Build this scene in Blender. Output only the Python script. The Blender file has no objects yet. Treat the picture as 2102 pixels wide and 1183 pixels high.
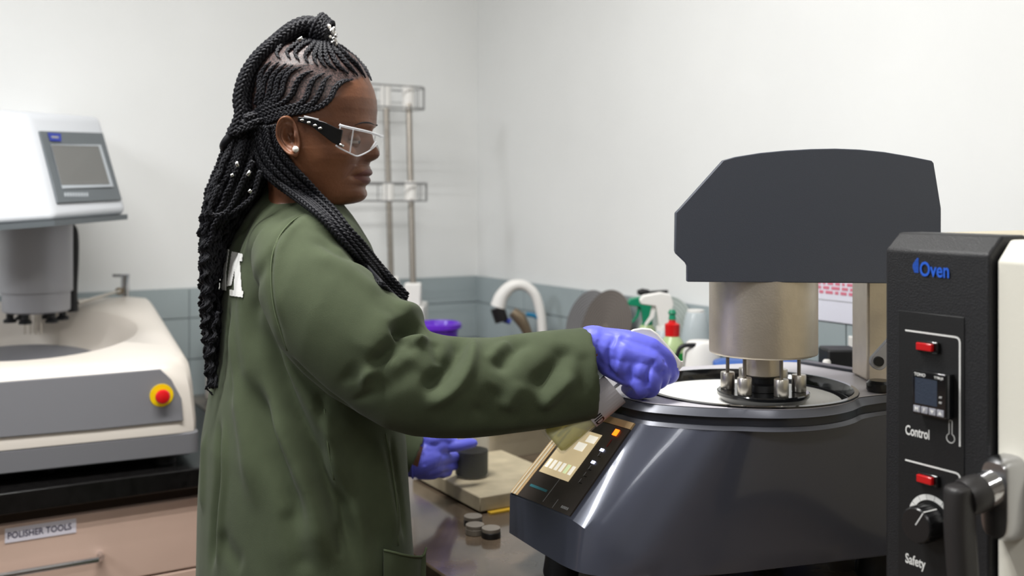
import bpy, bmesh, math, random
import numpy as np
from mathutils import Vector, Matrix
from mathutils.bvhtree import BVHTree
random.seed(7)
PI = math.pi
SC = bpy.context.scene
COL = SC.collection
# ------------------------------------------------------------------ camera, world, lights, exposure
H = 1.44; FPX = 2100.0; CX = 1051.0; HY = 410.0
cd = bpy.data.cameras.new('camera'); cam = bpy.data.objects.new('camera', cd); COL.objects.link(cam)
cam.location = (0, 0, H); cam.rotation_euler = (PI/2, 0, 0)
cd.sensor_width = 36.0; cd.lens = 36.0*FPX/2102.0; cd.shift_y = -181.5/2102.0
cd.clip_start = 0.02; cd.clip_end = 50
cd.dof.use_dof = True; cd.dof.focus_distance = 1.32; cd.dof.aperture_fstop = 3.8
SC.camera = cam
SC.view_settings.view_transform = 'Standard'; SC.view_settings.look = 'None'
SC.view_settings.gamma = 1.0; SC.view_settings.use_curve_mapping = False
SC.view_settings.exposure = 0.0
wd = bpy.data.worlds.new('world'); SC.world = wd; wd.use_nodes = True
wd.node_tree.nodes['Background'].inputs[0].default_value = (.85, .92, 1, 1)
wd.node_tree.nodes['Background'].inputs[1].default_value = 0.5
# wall aligned frame: corner of the room, a runs left along the back wall, b runs along the right wall to the camera
U1 = Vector((-0.5120, 0.8590, 0)); U2 = Vector((0.8590, 0.5120, 0))
CORNER = Vector((-0.1116, 3.30, 0))
MW = Matrix(((-U2.x, -U1.x, 0, CORNER.x), (-U2.y, -U1.y, 0, CORNER.y), (0, 0, 1, 0), (0, 0, 0, 1)))
def W(a, b, z): return MW @ Vector((a, b, z))
CEIL = 2.75
LIGHTS = [(1.45, 1.6, 1.25, 47), (1.5, 3.5, 1.25, 16), (3.6, 1.3, 1.25, 54), (3.6, 3.5, 1.25, 14)]
for i, (a, b, L, pw) in enumerate(LIGHTS):
    for dy in (-.085, .085):
        ld = bpy.data.lights.new('tube_light', 'AREA'); ld.shape = 'RECTANGLE'; ld.size = L; ld.size_y = 0.03
        ld.energy = pw/2; ld.color = (1.0, .99, .97) if a < 2.5 else (.93, .96, 1.0)
        lo = bpy.data.objects.new('tube_light', ld); COL.objects.link(lo)
        lo.matrix_world = MW @ Matrix.Translation((a, b+dy, CEIL-.078))

# ------------------------------------------------------------------ helpers
def P(px, py, d): return Vector(((px-CX)/FPX*d, d, H-(py-HY)/FPX*d))
def Pz(px, py, z): return P(px, py, (H-z)*FPX/(py-HY))
def lin(c):
    return tuple(((v/12.92) if v <= .04045 else ((v+.055)/1.055)**2.4) for v in [x/255 for x in c])
MATS = {}
def mat(name, col, rough=.5, metal=0., bump=0., bscale=60., var=0., vscale=8., spec=.5, coat=0., trans=0., ior=1.45,
        emit=None, estr=0., alpha=1., sheen=0., sss=0., detail=3.):
    m = bpy.data.materials.new(name); m.use_nodes = True
    nt = m.node_tree; b = nt.nodes['Principled BSDF']
    c = lin(col)
    b.inputs['Base Color'].default_value = (*c, 1)
    b.inputs['Roughness'].default_value = rough; b.inputs['Metallic'].default_value = metal
    b.inputs['Specular IOR Level'].default_value = spec; b.inputs['Coat Weight'].default_value = coat
    b.inputs['Coat Roughness'].default_value = .08
    b.inputs['Transmission Weight'].default_value = trans; b.inputs['IOR'].default_value = ior
    b.inputs['Alpha'].default_value = alpha
    if sheen: b.inputs['Sheen Weight'].default_value = sheen; b.inputs['Sheen Roughness'].default_value = .5
    if sss:
        b.inputs['Subsurface Weight'].default_value = sss; b.inputs['Subsurface Radius'].default_value = (.01, .005, .003)
        b.inputs['Subsurface Scale'].default_value = 1.
    if emit: b.inputs['Emission Color'].default_value = (*lin(emit), 1); b.inputs['Emission Strength'].default_value = estr
    tc = nt.nodes.new('ShaderNodeTexCoord')
    if bump:
        n = nt.nodes.new('ShaderNodeTexNoise'); n.inputs['Scale'].default_value = bscale; n.inputs['Detail'].default_value = detail
        nt.links.new(tc.outputs['Object'], n.inputs['Vector'])
        bp = nt.nodes.new('ShaderNodeBump'); bp.inputs['Strength'].default_value = bump; bp.inputs['Distance'].default_value = .002
        nt.links.new(n.outputs['Fac'], bp.inputs['Height']); nt.links.new(bp.outputs['Normal'], b.inputs['Normal'])
    if var:
        n2 = nt.nodes.new('ShaderNodeTexNoise'); n2.inputs['Scale'].default_value = vscale; n2.inputs['Detail'].default_value = 6
        nt.links.new(tc.outputs['Object'], n2.inputs['Vector'])
        r = nt.nodes.new('ShaderNodeValToRGB'); r.color_ramp.elements[0].position = .3; r.color_ramp.elements[1].position = .7
        r.color_ramp.elements[0].color = (*[x*(1-var) for x in c], 1); r.color_ramp.elements[1].color = (*[min(1, x*(1+var)) for x in c], 1)
        nt.links.new(n2.outputs['Fac'], r.inputs['Fac']); nt.links.new(r.outputs['Color'], b.inputs['Base Color'])
    MATS[name] = m
    return m
class MB:
    def __init__(s, M=None): s.v = []; s.f = []; s.M = M or Matrix()
    def add(s, vs, fs, M=None):
        o = len(s.v); T = s.M @ M if M is not None else s.M
        s.v += [T @ Vector(v) for v in vs]; s.f += [tuple(i+o for i in f) for f in fs]; return s
    def box(s, x0, x1, y0, y1, z0, z1, M=None):
        vs = [(x, y, z) for z in (z0, z1) for x, y in ((x0, y0), (x1, y0), (x1, y1), (x0, y1))]
        return s.add(vs, [(0,3,2,1), (4,5,6,7), (0,1,5,4), (1,2,6,5), (2,3,7,6), (3,0,4,7)], M)
    def loft(s, rings, caps=True, closed=False):
        n = len(rings[0]); vs = [v for r in rings for v in r]; fs = []; m = len(rings)
        for i in range(m if closed else m-1):
            j = (i+1) % m
            for k in range(n):
                l = (k+1) % n
                fs.append((i*n+k, i*n+l, j*n+l, j*n+k))
        if caps and not closed:
            fs.append(tuple(range(n-1, -1, -1))); fs.append(tuple((m-1)*n+k for k in range(n)))
        return s.add(vs, fs)
    def lathe(s, prof, n=32, M=None, caps=True):
        """prof: list of (r,z)"""
        old = s.M
        if M is not None: s.M = s.M @ M
        s.loft([[(r*math.cos(2*PI*k/n), r*math.sin(2*PI*k/n), z) for k in range(n)] for r, z in prof], caps)
        s.M = old; return s
    def cyl(s, r, z0, z1, n=24, M=None, r2=None):
        return s.lathe([(r, z0), (r if r2 is None else r2, z1)], n, M)
    def prism(s, poly, z0, z1, M=None):
        n = len(poly); vs = [(x, y, z0) for x, y in poly]+[(x, y, z1) for x, y in poly]
        fs = [tuple(range(n-1, -1, -1)), tuple(range(n, 2*n))]+[(k, (k+1) % n, n+(k+1) % n, n+k) for k in range(n)]
        return s.add(vs, fs, M)
    def tube(s, pts, r, n=8, caps=True):
        pts = [Vector(p) for p in pts]; rs = r if isinstance(r, (list, tuple)) else [r]*len(pts)
        rings = []; up = None
        for i, p in enumerate(pts):
            t = (pts[min(i+1, len(pts)-1)]-pts[max(i-1, 0)]).normalized()
            if up is None:
                up = Vector((0, 0, 1)) if abs(t.z) < .9 else Vector((1, 0, 0))
            a = (up-t*up.dot(t)).normalized(); b = t.cross(a); up = a
            rings.append([p+a*rs[i]*math.cos(2*PI*k/n)+b*rs[i]*math.sin(2*PI*k/n) for k in range(n)])
        return s.loft(rings, caps)
    def sphere(s, c, r, n=12, sc=(1, 1, 1)):
        m = n//2; rr = []
        for i in range(m+1):
            a = -PI/2+PI*max(.02, min(m-.02, i))/m
            rr.append([(c[0]+r*sc[0]*math.cos(a)*math.cos(2*PI*k/n), c[1]+r*sc[1]*math.cos(a)*math.sin(2*PI*k/n), c[2]+r*sc[2]*math.sin(a)) for k in range(n)])
        return s.loft(rr)
    def mesh(s, name='m'):
        me = bpy.data.meshes.new(name); me.from_pydata([tuple(v) for v in s.v], [], s.f); me.update()
        bm = bmesh.new(); bm.from_mesh(me); bmesh.ops.recalc_face_normals(bm, faces=bm.faces); bm.to_mesh(me); bm.free()
        return me
    def build(s, name, m=None, parent=None, smooth=35, bevel=0., seg=2):
        return obj(name, s.mesh(name), m, parent, smooth, bevel, seg)
def obj(name, me, m=None, parent=None, smooth=35, bevel=0., seg=2):
    me.name = name
    o = bpy.data.objects.new(name, me); COL.objects.link(o)
    if m is not None and not me.materials:
        me.materials.append(MATS[m] if isinstance(m, str) else m)
    if smooth:
        me.polygons.foreach_set('use_smooth', [True]*len(me.polygons))
        if smooth < 180: me.set_sharp_from_angle(angle=math.radians(smooth))
    if bevel:
        b = o.modifiers.new('bevel', 'BEVEL'); b.width = bevel; b.segments = seg; b.limit_method = 'ANGLE'; b.angle_limit = math.radians(38)
        b.harden_normals = False
    if parent is not None: put(o, parent)
    return o
ORG = {}
def put(o, parent):
    o.parent = parent
    o.matrix_parent_inverse = Matrix.Translation(-ORG[parent.name]) if parent.name in ORG else Matrix()
def thing(name, loc, label, cat, group=None):
    e = bpy.data.objects.new(name, None); COL.objects.link(e); e.empty_display_size = .05
    e.location = loc; ORG[e.name] = Vector(loc); return tag(e, label, cat, group)
def tag(o, label, cat, group=None, kind=None):
    o['label'] = label; o['category'] = cat
    if group: o['group'] = group
    if kind: o['kind'] = kind
    return o
def struct(o): o['kind'] = 'structure'; return o
BOLD = .016
def text_mesh(s, size, align='LEFT', ext=.0002):
    c = bpy.data.curves.new('t', 'FONT'); c.body = s; c.size = size; c.align_x = align; c.extrude = ext; c.resolution_u = 3; c.offset = BOLD*size
    o = bpy.data.objects.new('t', c); COL.objects.link(o); bpy.context.view_layer.update()
    me = bpy.data.meshes.new_from_object(o.evaluated_get(bpy.context.evaluated_depsgraph_get()))
    bpy.data.objects.remove(o); bpy.data.curves.remove(c); return me
def text(s, size, M, m, parent, name='lettering', align='LEFT', xs=1., bold=0):
    me = text_mesh(s, size, align); me.materials.clear()
    me.transform(M @ Matrix.Diagonal((xs, 1, 1, 1)))
    return obj(name, me, m, parent, 0)
def frame(o, x, y, z=None):
    x = Vector(x).normalized(); y = Vector(y); y = (y-x*y.dot(x)).normalized(); z = x.cross(y); o = Vector(o)
    return Matrix(((x.x, y.x, z.x, o.x), (x.y, y.y, z.y, o.y), (x.z, y.z, z.z, o.z), (0, 0, 0, 1)))
def smooth_path(pts, n):
    """catmull-rom through points, n samples"""
    pts = [Vector(p) for p in pts]; q = [2*pts[0]-pts[1]]+pts+[2*pts[-1]-pts[-2]]; out = []
    m = len(pts)-1
    for i in range(n):
        t = i/(n-1)*m; k = min(int(t), m-1); u = t-k
        a, b, c, d = q[k:k+4]
        out.append(.5*((2*b)+(c-a)*u+(2*a-5*b+4*c-d)*u*u+(3*b-a-3*c+d)*u**3))
    return out
def resample(pts, step):
    out = [pts[0]]; acc = 0
    L = [0]
    for i in range(1, len(pts)): L.append(L[-1]+(pts[i]-pts[i-1]).length)
    n = max(3, int(L[-1]/step)+1); j = 0; out = []
    for i in range(n):
        s = L[-1]*i/(n-1)
        while j < len(L)-2 and L[j+1] < s: j += 1
        u = (s-L[j])/max(1e-9, L[j+1]-L[j]); out.append(pts[j].lerp(pts[j+1], min(1, max(0, u))))
    return out
def temp_eval(me, mods):
    o = bpy.data.objects.new('tmp', me); COL.objects.link(o)
    for kind, kw in mods:
        md = o.modifiers.new('x', kind)
        for k, v in kw.items(): setattr(md, k, v)
    bpy.context.view_layer.update()
    r = bpy.data.meshes.new_from_object(o.evaluated_get(bpy.context.evaluated_depsgraph_get()))
    bpy.data.objects.remove(o); return r
def get_co(me):
    a = np.empty(len(me.vertices)*3, dtype=np.float32); me.vertices.foreach_get('co', a); return a.reshape(-1, 3).astype(float)
def set_co(me, a):
    me.vertices.foreach_set('co', a.astype(np.float32).ravel()); me.update()
def get_no(me):
    a = np.empty(len(me.vertices)*3, dtype=np.float32); me.vertex_normals.foreach_get('vector', a); return a.reshape(-1, 3).astype(float)
def bvh(me): return BVHTree.FromPolygons([v.co.copy() for v in me.vertices], [tuple(p.vertices) for p in me.polygons])
CAMP = Vector((0, 0, H))
def cast(tree, px, py, dflt=1.5, off=0.):
    d = (P(px, py, 1)-CAMP).normalized(); loc, no, i, dist = tree.ray_cast(CAMP, d)
    if loc is None:
        p = P(px, py, dflt); loc, no, i, dist = tree.find_nearest(p, .03)
        if loc is None: return p, Vector((0, -1, 0))
        if (loc-CAMP).dot(no) > 0: no = no
        return p+no*0, no
    if no.dot(d) > 0: no = -no
    return loc+no*off, no

# ------------------------------------------------------------------ materials
mat('wall_paint', (230, 231, 230), .6, bump=.12, bscale=9, var=.025, vscale=3)
mat('wall_paint_beige', (168, 162, 152), .7)
mat('ceiling_paint', (235, 235, 232), .7)
mat('floor_vinyl', (70, 62, 52), .4, var=.12, vscale=4)
mat('tile_glaze', (160, 171, 174), .25, var=.05, vscale=5)
mat('grout', (126, 134, 136), .7)
mat('granite', (92, 79, 66), .15, var=.35, vscale=14, bump=.04, bscale=40, coat=.3)
mat('granite_black', (18, 17, 17), .22, var=.4, vscale=60)
mat('cabinet_brown', (204, 176, 160), .5, var=.03)
mat('cabinet_dark', (66, 52, 43), .6)
mat('chrome', (215, 215, 218), .12, 1.)
mat('steel', (205, 200, 192), .35, 1., bump=.05, bscale=200)
mat('brushed_steel', (222, 212, 198), .45, 1., bump=.08, bscale=350, var=.05, vscale=40)
mat('white_plastic', (232, 230, 226), .35)
mat('cream_enamel', (222, 214, 204), .32, coat=.2)
mat('white_shell', (205, 208, 213), .4)
mat('grey_plastic', (118, 118, 122), .45)
mat('mid_grey', (128, 128, 133), .5)
mat('light_grey_metal', (165, 165, 170), .45, .3)
mat('screen_grey', (112, 112, 110), .25)
mat('panel_grey', (98, 104, 108), .4)
mat('panel_edge', (178, 184, 190), .4)
mat('red_button', (215, 25, 30), .3, coat=.3)
mat('yellow_ring', (240, 205, 10), .4)
mat('black_rubber', (20, 21, 24), .5)
mat('black_gloss', (16, 17, 19), .12, coat=.5)
mat('blue_print', (45, 60, 150), .5)
mat('white_print', (225, 225, 222), .5)
mat('grey_print', (150, 150, 150), .5)
mat('graphite_gloss', (76, 79, 92), .24, .15, coat=.6, var=.03)
mat('graphite_satin', (70, 74, 84), .5, .0, bump=.2, bscale=900)
mat('graphite_band', (48, 50, 58), .3)
mat('graphite_light', (86, 88, 96), .28, .3)
mat('alu_deck', (200, 197, 203), .42, .15)
mat('white_cloth', (238, 237, 232), .6)
mat('cream_edge', (214, 204, 180), .5)
mat('panel_black', (64, 58, 54), .35, var=.15, vscale=30)
mat('tan_board', (190, 160, 118), .6, var=.12, vscale=20)
mat('lcd_warm', (150, 136, 108), .3, emit=(190, 172, 135), estr=.95)
mat('lcd_key', (225, 222, 210), .4, emit=(230, 225, 212), estr=.9)
mat('lcd_key_green', (200, 212, 170), .4, emit=(205, 220, 170), estr=.85)
mat('led_orange', (255, 110, 20), .4, emit=(255, 110, 20), estr=3)
mat('led_red', (110, 20, 20), .4)
mat('led_white', (220, 225, 255), .4, emit=(205, 215, 255), estr=2.5)
mat('teal_print', (60, 120, 130), .5)
mat('oven_black', (30, 30, 32), .42, bump=.35, bscale=800, detail=2)
mat('oven_chamfer', (52, 54, 60), .4, bump=.35, bscale=800)
mat('label_black', (24, 24, 25), .45, bump=.1, bscale=600)
mat('oven_cream', (222, 219, 207), .45, bump=.08, bscale=200)
mat('oven_top', (200, 190, 165), .5)
mat('neon_red', (190, 18, 22), .2, coat=.4)
mat('display_dark', (50, 58, 72), .2, bump=.2, bscale=500)
mat('key_grey', (150, 150, 158), .4)
mat('oven_blue', (30, 90, 200), .5)
mat('die_cast', (190, 190, 192), .22, 1., bump=.05, bscale=60)
mat('handle_black', (42, 40, 40), .42, bump=.12, bscale=700)
mat('knob_black', (30, 30, 31), .25)
mat('purple_plastic', (98, 40, 190), .3, coat=.2)
mat('disc_brown', (112, 104, 98), .6, var=.05)
mat('disc_grey', (132, 132, 134), .6)
mat('disc_groove', (88, 84, 82), .7)
mat('disc_pale', (168, 176, 172), .45)
mat('disc_pale_line', (140, 150, 146), .6)
mat('green_plastic', (18, 130, 95), .35)
mat('green_liquid', (20, 150, 60), .25)
mat('pale_green', (170, 190, 140), .3)
mat('red_plastic', (200, 20, 22), .35)
mat('clear_blue_plastic', (205, 214, 218), .25, trans=.35, ior=1.3)
mat('paper', (226, 226, 238), .7)
mat('paper_mark', (214, 120, 140), .7)
mat('brass_old', (140, 125, 105), .4, .7)
mat('blue_hose', (20, 110, 150), .4)
mat('wire_grey', (150, 150, 150), .4, .5)
mat('rod_grey', (140, 134, 126), .35, .7)
mat('fake_glass', (225, 232, 230), .05, alpha=.07, spec=.6)
mat('dark_liquid', (13, 10, 9), .5, spec=.05)
mat('slab_stone', (176, 164, 138), .6, var=.15, vscale=25, bump=.2, bscale=80)
mat('tray_cream', (170, 158, 135), .5, var=.1, vscale=12)
mat('light_tray', (200, 200, 205), .4)
mat('puck_grey', (130, 122, 112), .4)
mat('puck_black', (28, 26, 26), .4)
mat('yellow_strip', (200, 160, 50), .5)
mat('label_paper', (222, 218, 228), .7)
mat('ink', (70, 66, 90), .7)
mat('ink_black', (20, 20, 22), .6)
mat('blue_plastic', (40, 90, 170), .4)
mat('tube_glow', (255, 255, 255), .5, emit=(255, 252, 244), estr=3.)

# ------------------------------------------------------------------ room
RA, RB = 6.2, 5.6
struct(MB(MW).box(-.1, RA, -.1, 0, 0, CEIL).build('wall_back', 'wall_paint'))
struct(MB(MW).box(-.1, 0, 0, RB, 0, CEIL).build('wall_right', 'wall_paint'))
struct(MB(MW).box(RA, RA+.1, -.1, RB+.1, 0, CEIL).build('wall_left', 'wall_paint_beige'))
struct(MB(MW).box(-.1, RA, RB, RB+.1, 0, CEIL).build('wall_front', 'wall_paint_beige'))
struct(MB(MW).box(-.1, RA+.1, -.1, RB+.1, -.1, 0).build('floor', 'floor_vinyl'))
struct(MB(MW).box(-.1, RA+.1, -.1, RB+.1, CEIL, CEIL+.1).build('ceiling', 'ceiling_paint'))
for i, (a, b, L, pw) in enumerate(LIGHTS):
    t = thing('ceiling_light', W(a, b, CEIL), ('twin tube ceiling light above the bench corner', 'twin tube ceiling light nearer the door wall on the right side',
              'twin tube ceiling light over the white polisher bench', 'twin tube ceiling light far behind on the left side')[i], 'ceiling light', 'ceiling lights of the laboratory')
    MB(MW @ Matrix.Translation((a, b, 0))).box(-L/2-.03, L/2+.03, -.13, .13, CEIL-.045, CEIL).build('housing', 'white_plastic', t, bevel=.004)
    for dy in (-.085, .085):
        MB(MW @ Matrix.Translation((a, b+dy, CEIL-.06)) @ Matrix.Rotation(PI/2, 4, 'Y')).cyl(.013, -L/2, L/2, 12).build('tube', 'tube_glow', t)
# backsplash with single tiles
def splash(name, along_back, L):
    t = MB(MW)
    if along_back: t.box(0.0, L, 0, .012, .9, 1.192)
    else: t.box(0, .012, .012, L, .9, 1.192)
    base = struct(t.build(name, 'grout'))
    tw = .30; rows = [(.9, .9985), (1.0015, 1.112), (1.115, 1.196)]
    cache = {}
    for r, (z0, z1) in enumerate(rows):
        a = .016
        while a < L-.02:
            a1 = min(a+tw-.003, L)
            key = (r, round(a1-a, 4), along_back)
            if key not in cache:
                m = MB(MW.to_3x3().to_4x4())
                if along_back: m.box(0, a1-a, .008, .016, z0, z1)
                else: m.box(.008, .016, 0, a1-a, z0, z1)
                me = m.mesh('tile'); me.materials.append(MATS['tile_glaze']); cache[key] = me
            o = bpy.data.objects.new('tile', cache[key]); COL.objects.link(o)
            w = W(a, 0, 0) if along_back else W(0, a, 0)
            o.location = w; o.parent = base
            a += tw
splash('trim_1', True, 4.6); splash('trim_2', False, 4.4)
# worktops and cabinets
t = MB(MW).box(.928, 4.6, .017, .80, .86, .90).build('worktop', 'granite_black', bevel=.003)
tag(t, 'black granite worktop under the white polisher', 'worktop')
t = MB(MW).box(.017, .926, .017, 4.4, .86, .90).build('worktop', 'granite', bevel=.003)
tag(t, 'dark glossy worktop along the right wall under the grey polisher', 'worktop')
def cabinet(a0, a1, label, drawers, lab=False):
    t = thing('base_cabinet', W((a0+a1)/2, .4, 0), label, 'cabinet', 'base cabinets under the worktops')
    MB(MW).box(a0, a1, .03, .76, .08, .858).build('body', 'cabinet_dark', t)
    MB(MW).box(a0, a1, .05, .70, 0, .08).build('plinth', 'cabinet_dark', t)
    z1 = .836
    for k, hgt in enumerate(drawers):
        z0 = z1-hgt
        d = MB(MW).box(a0+.002, a1-.002, .76, .778, z0+.002, z1-.002).build('drawer', 'cabinet_brown', t, bevel=.002)
        ca = (a0+a1)/2; zc = z0+hgt*.42
        hb = MB(MW); pts = [W(ca-.095, .778, zc), W(ca-.095, .800, zc), W(ca-.088, .808, zc), W(ca+.088, .808, zc), W(ca+.095, .800, zc), W(ca+.095, .778, zc)]
        hb.M = Matrix(); hb.tube(pts, .0058, 10); hb.build('handle', 'chrome', d)
        if lab and k == 0:
            f = frame(W(LAB_A, .7787, LAB_Z), U2, (0, 0, 1))
            lp = MB(f).box(0, .123, 0, .027, 0, .0006).build('paper_label', 'label_paper', d)
            text('POLISHER TOOLS', .0168, f @ Matrix.Translation((.004, .0075, .0008)), 'ink', d, xs=.84)
        z1 = z0
    return t
# drawer front plane b=.778: find label and handle positions from the picture
def on_b(px, py, b):
    n = U1; d0 = CORNER.dot(U1)-b
    dr = P(px, py, 1)-CAMP; s = d0/dr.dot(n); p = CAMP+dr*s
    return (CORNER-p).dot(U2), p.z
LAB_A, LAB_Z = on_b(10, 1116, .779)
ha0, hz0 = on_b(98, 1146, .80); e_a, e_z = on_b(392, 1168, .778)
wh = .62; a0c = ha0-wh/2
dh = .836-e_z
cabinet(a0c, a0c+wh, 'brown drawer cabinet labelled POLISHER TOOLS under the white polisher', [dh, .25, .25], True)
cabinet(a0c-wh, a0c-.002, 'brown drawer cabinet hidden mostly behind the green coat', [dh, .25, .25])
for k in range(1, 3):
    cabinet(a0c+wh*k+.002*k, a0c+wh*(k+1), 'brown drawer cabinet %s under the white polisher bench' % ('directly left of the labelled one' if k == 1 else 'at the far left end'), [dh, .25, .25])
# right run of cabinets (doors face away from the right wall)
for k in range(3):
    b0 = .82+k*.9
    t = thing('base_cabinet', W(.45, b0+.45, 0), ('brown door cabinet under the dark worktop behind the coat', 'brown door cabinet below the grey polisher', 'brown door cabinet below the oven')[k], 'cabinet', 'base cabinets under the worktops')
    MB(MW).box(.03, .87, b0, b0+.896, .08, .858).build('body', 'cabinet_dark', t)
    MB(MW).box(.03, .82, b0, b0+.896, 0, .08).build('plinth', 'cabinet_dark', t)
    for q in range(2):
        c0 = b0+.003+q*.448
        d = MB(MW).box(.87, .888, c0, c0+.442, .09, .85).build('door', 'cabinet_brown', t, bevel=.002)
        hp = c0+(.40 if q == 0 else .04)
        MB().tube([W(.888, hp, .62), W(.915, hp, .62), W(.915, hp, .78), W(.888, hp, .78)], .005, 8).build('handle', 'chrome', d)
# ------------------------------------------------------------------ grey polisher with graphite head
def v2(*a): return [Vector((x, y, 0)) for x, y in a]
gp = thing('polishing_machine', (.33, 1.48, .90), 'dark graphite polishing machine with steel cylinder head and sloped touch panel', 'polisher')
Tp = [(.098,1.48,1.14),(.134,1.425,1.14),(.169,1.37,1.14),(.182,1.362,1.14),(.197,1.355,1.14),(.213,1.348,1.14),(.232,1.341,1.14),(.252,1.335,1.14),(.285,1.330,1.14),(.353,1.343,1.14),(.440,1.380,1.14),(.524,1.43,1.14),(.63,1.478,1.14),(.645,1.50,1.14),(.575,1.60,1.14),(.50,1.715,1.14),(.46,1.73,1.14),(.35,1.70,1.14),(.22,1.66,1.14),(.13,1.58,1.14)]
Bp = [(-.003,1.506,1.006),(.038,1.433,1.010),(.079,1.360,1.0145),(.088,1.350,1.011),(.097,1.341,1.007),(.107,1.334,1.002),(.119,1.329,.993),(.136,1.325,.976),(.175,1.323,.954),(.27,1.340,.95),(.385,1.373,.95),(.516,1.412,.95),(.63,1.45,.95),(.648,1.49,.95),(.59,1.61,.95),(.51,1.725,.95),(.47,1.74,.95),(.33,1.71,.95),(.15,1.67,.96),(.04,1.59,.98)]
Kp = [(-.004,1.504,.95),(.032,1.434,.95),(.066,1.372,.95),(.08,1.353,.95),(.090,1.343,.95),(.10,1.336,.95),(.113,1.331,.95),(.132,1.327,.95),(.172,1.325,.949),(.27,1.341,.948),(.385,1.374,.948),(.516,1.413,.948),(.63,1.451,.948),(.648,1.491,.948),(.59,1.61,.948),(.51,1.725,.948),(.47,1.74,.948),(.33,1.71,.948),(.15,1.67,.948),(.04,1.59,.948)]
def dens(ring, sub=4):
    """closed catmull-rom for the rounded corner, straight elsewhere"""
    n = len(ring); out = []
    R = [Vector(r) for r in ring]
    for i in range(n):
        a, b, c, d = R[i-1], R[i], R[(i+1) % n], R[(i+2) % n]
        curved = 2 <= i <= 10
        if i == 2: a = b*2-c
        for k in range(sub):
            u = k/sub
            if curved: out.append(.5*((2*b)+(c-a)*u+(2*a-5*b+4*c-d)*u*u+(3*b-a-3*c+d)*u**3))
            else: out.append(b.lerp(c, u))
    return out
T_, B_, K_ = dens(Tp), dens(Bp), dens(Kp)
rings = [K_]
NR = 8
for j in range(NR+1): rings.append([B_[i].lerp(T_[i], j/NR) for i in range(len(T_))])
m = MB(); m.loft(rings); m.build('shell', 'graphite_gloss', gp, smooth=24)
# feet
for x, y in ((.07, 1.46), (.17, 1.40), (.52, 1.47), (.42, 1.68)):
    MB(Matrix.Translation((x, y, 0))).lathe([(.024, .90), (.026, .91), (.02, .949)], 20).build('foot', 'black_rubber', gp)
# deck with bowl
BC = Vector((.341, 1.482)); BR = .150
def polar_outline(ring, n):
    pts = [Vector((p[0], p[1])) for p in ring]; out = []
    for k in range(n):
        a = 2*PI*k/n; d = Vector((math.cos(a), math.sin(a))); best = .2
        for i in range(len(pts)):
            p, q = pts[i], pts[(i+1) % len(pts)]; e = q-p; den = d.x*e.y-d.y*e.x
            if abs(den) < 1e-9: continue
            w = p-BC; t = (w.x*e.y-w.y*e.x)/den; u = (w.x*d.y-w.y*d.x)/den
            if t > 0 and -1e-6 <= u <= 1+1e-6: best = t
        out.append(best)
    return out
NP = 144
PR = [max(r, BR+.009) for r in polar_outline(T_, NP)]
for _ in range(3): PR = [(PR[i-1]+2*PR[i]+PR[(i+1) % NP])/4 for i in range(NP)]
def pring(off, z, n=NP): return [(BC.x+max(BR+.004, PR[k]+off)*math.cos(2*PI*k/n), BC.y+max(BR+.004, PR[k]+off)*math.sin(2*PI*k/n), z) for k in range(n)]
def cring(r, z, n=NP): return [(BC.x+r*math.cos(2*PI*k/n), BC.y+r*math.sin(2*PI*k/n), z) for k in range(n)]
MB().loft([pring(0, 1.139), pring(.001, 1.1395), pring(-.003, 1.1445), cring(BR-.01, 1.1445), cring(BR-.01, 1.139)], closed=True).build('lower_rim', 'graphite_light', gp)
MB().loft([pring(-.006, 1.1446), pring(-.006, 1.1565), cring(BR-.01, 1.1565), cring(BR-.01, 1.1446)], closed=True).build('gasket', 'graphite_band', gp)
MB().loft([pring(.0, 1.1567), pring(-.001, 1.158), pring(-.008, 1.166), cring(BR+.003, 1.1665), cring(BR+.0025, 1.1567)], closed=True).build('upper_rim', 'graphite_light', gp)
MB().loft([pring(-.010, 1.1667), pring(-.0105, 1.1675), cring(BR+.004, 1.168), cring(BR+.004, 1.1667)], closed=True).build('deck_plate', 'alu_deck', gp)
MB().loft([cring(BR+.003, 1.1667), cring(BR+.003, 1.170), cring(BR-.003, 1.1705), cring(BR-.008, 1.160), cring(BR-.009, 1.150), cring(BR-.011, 1.141), cring(BR, 1.141)], closed=True).build('bowl_ring', 'black_gloss', gp)
MB(Matrix.Translation((BC.x, BC.y, 0))).cyl(BR-.005, 1.1405, 1.143, 96).build('bowl_floor', 'steel', gp)
PC = (BC.x-.006, BC.y, 0)
MB(Matrix.Translation(PC)).lathe([(.136, 1.144), (.138, 1.146), (.138, 1.153), (.1365, 1.154)], 96).build('platen', 'cream_edge', gp)
MB(Matrix.Translation(PC)).lathe([(.1362, 1.1542), (.1362, 1.1555)], 96).build('polishing_cloth', 'white_cloth', gp)
# raised rear ledge
f = frame(P(1777, 773, 1.59), U1, -U2)
MB().loft([[Vector((.60, 1.56, z)), Vector((.492, 1.712, z)), Vector((.474, 1.70, z)), Vector((.578, 1.55, z))] for z in (1.1676, 1.172)]).build('rear_ledge', 'graphite_band', gp, bevel=.002)
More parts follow.
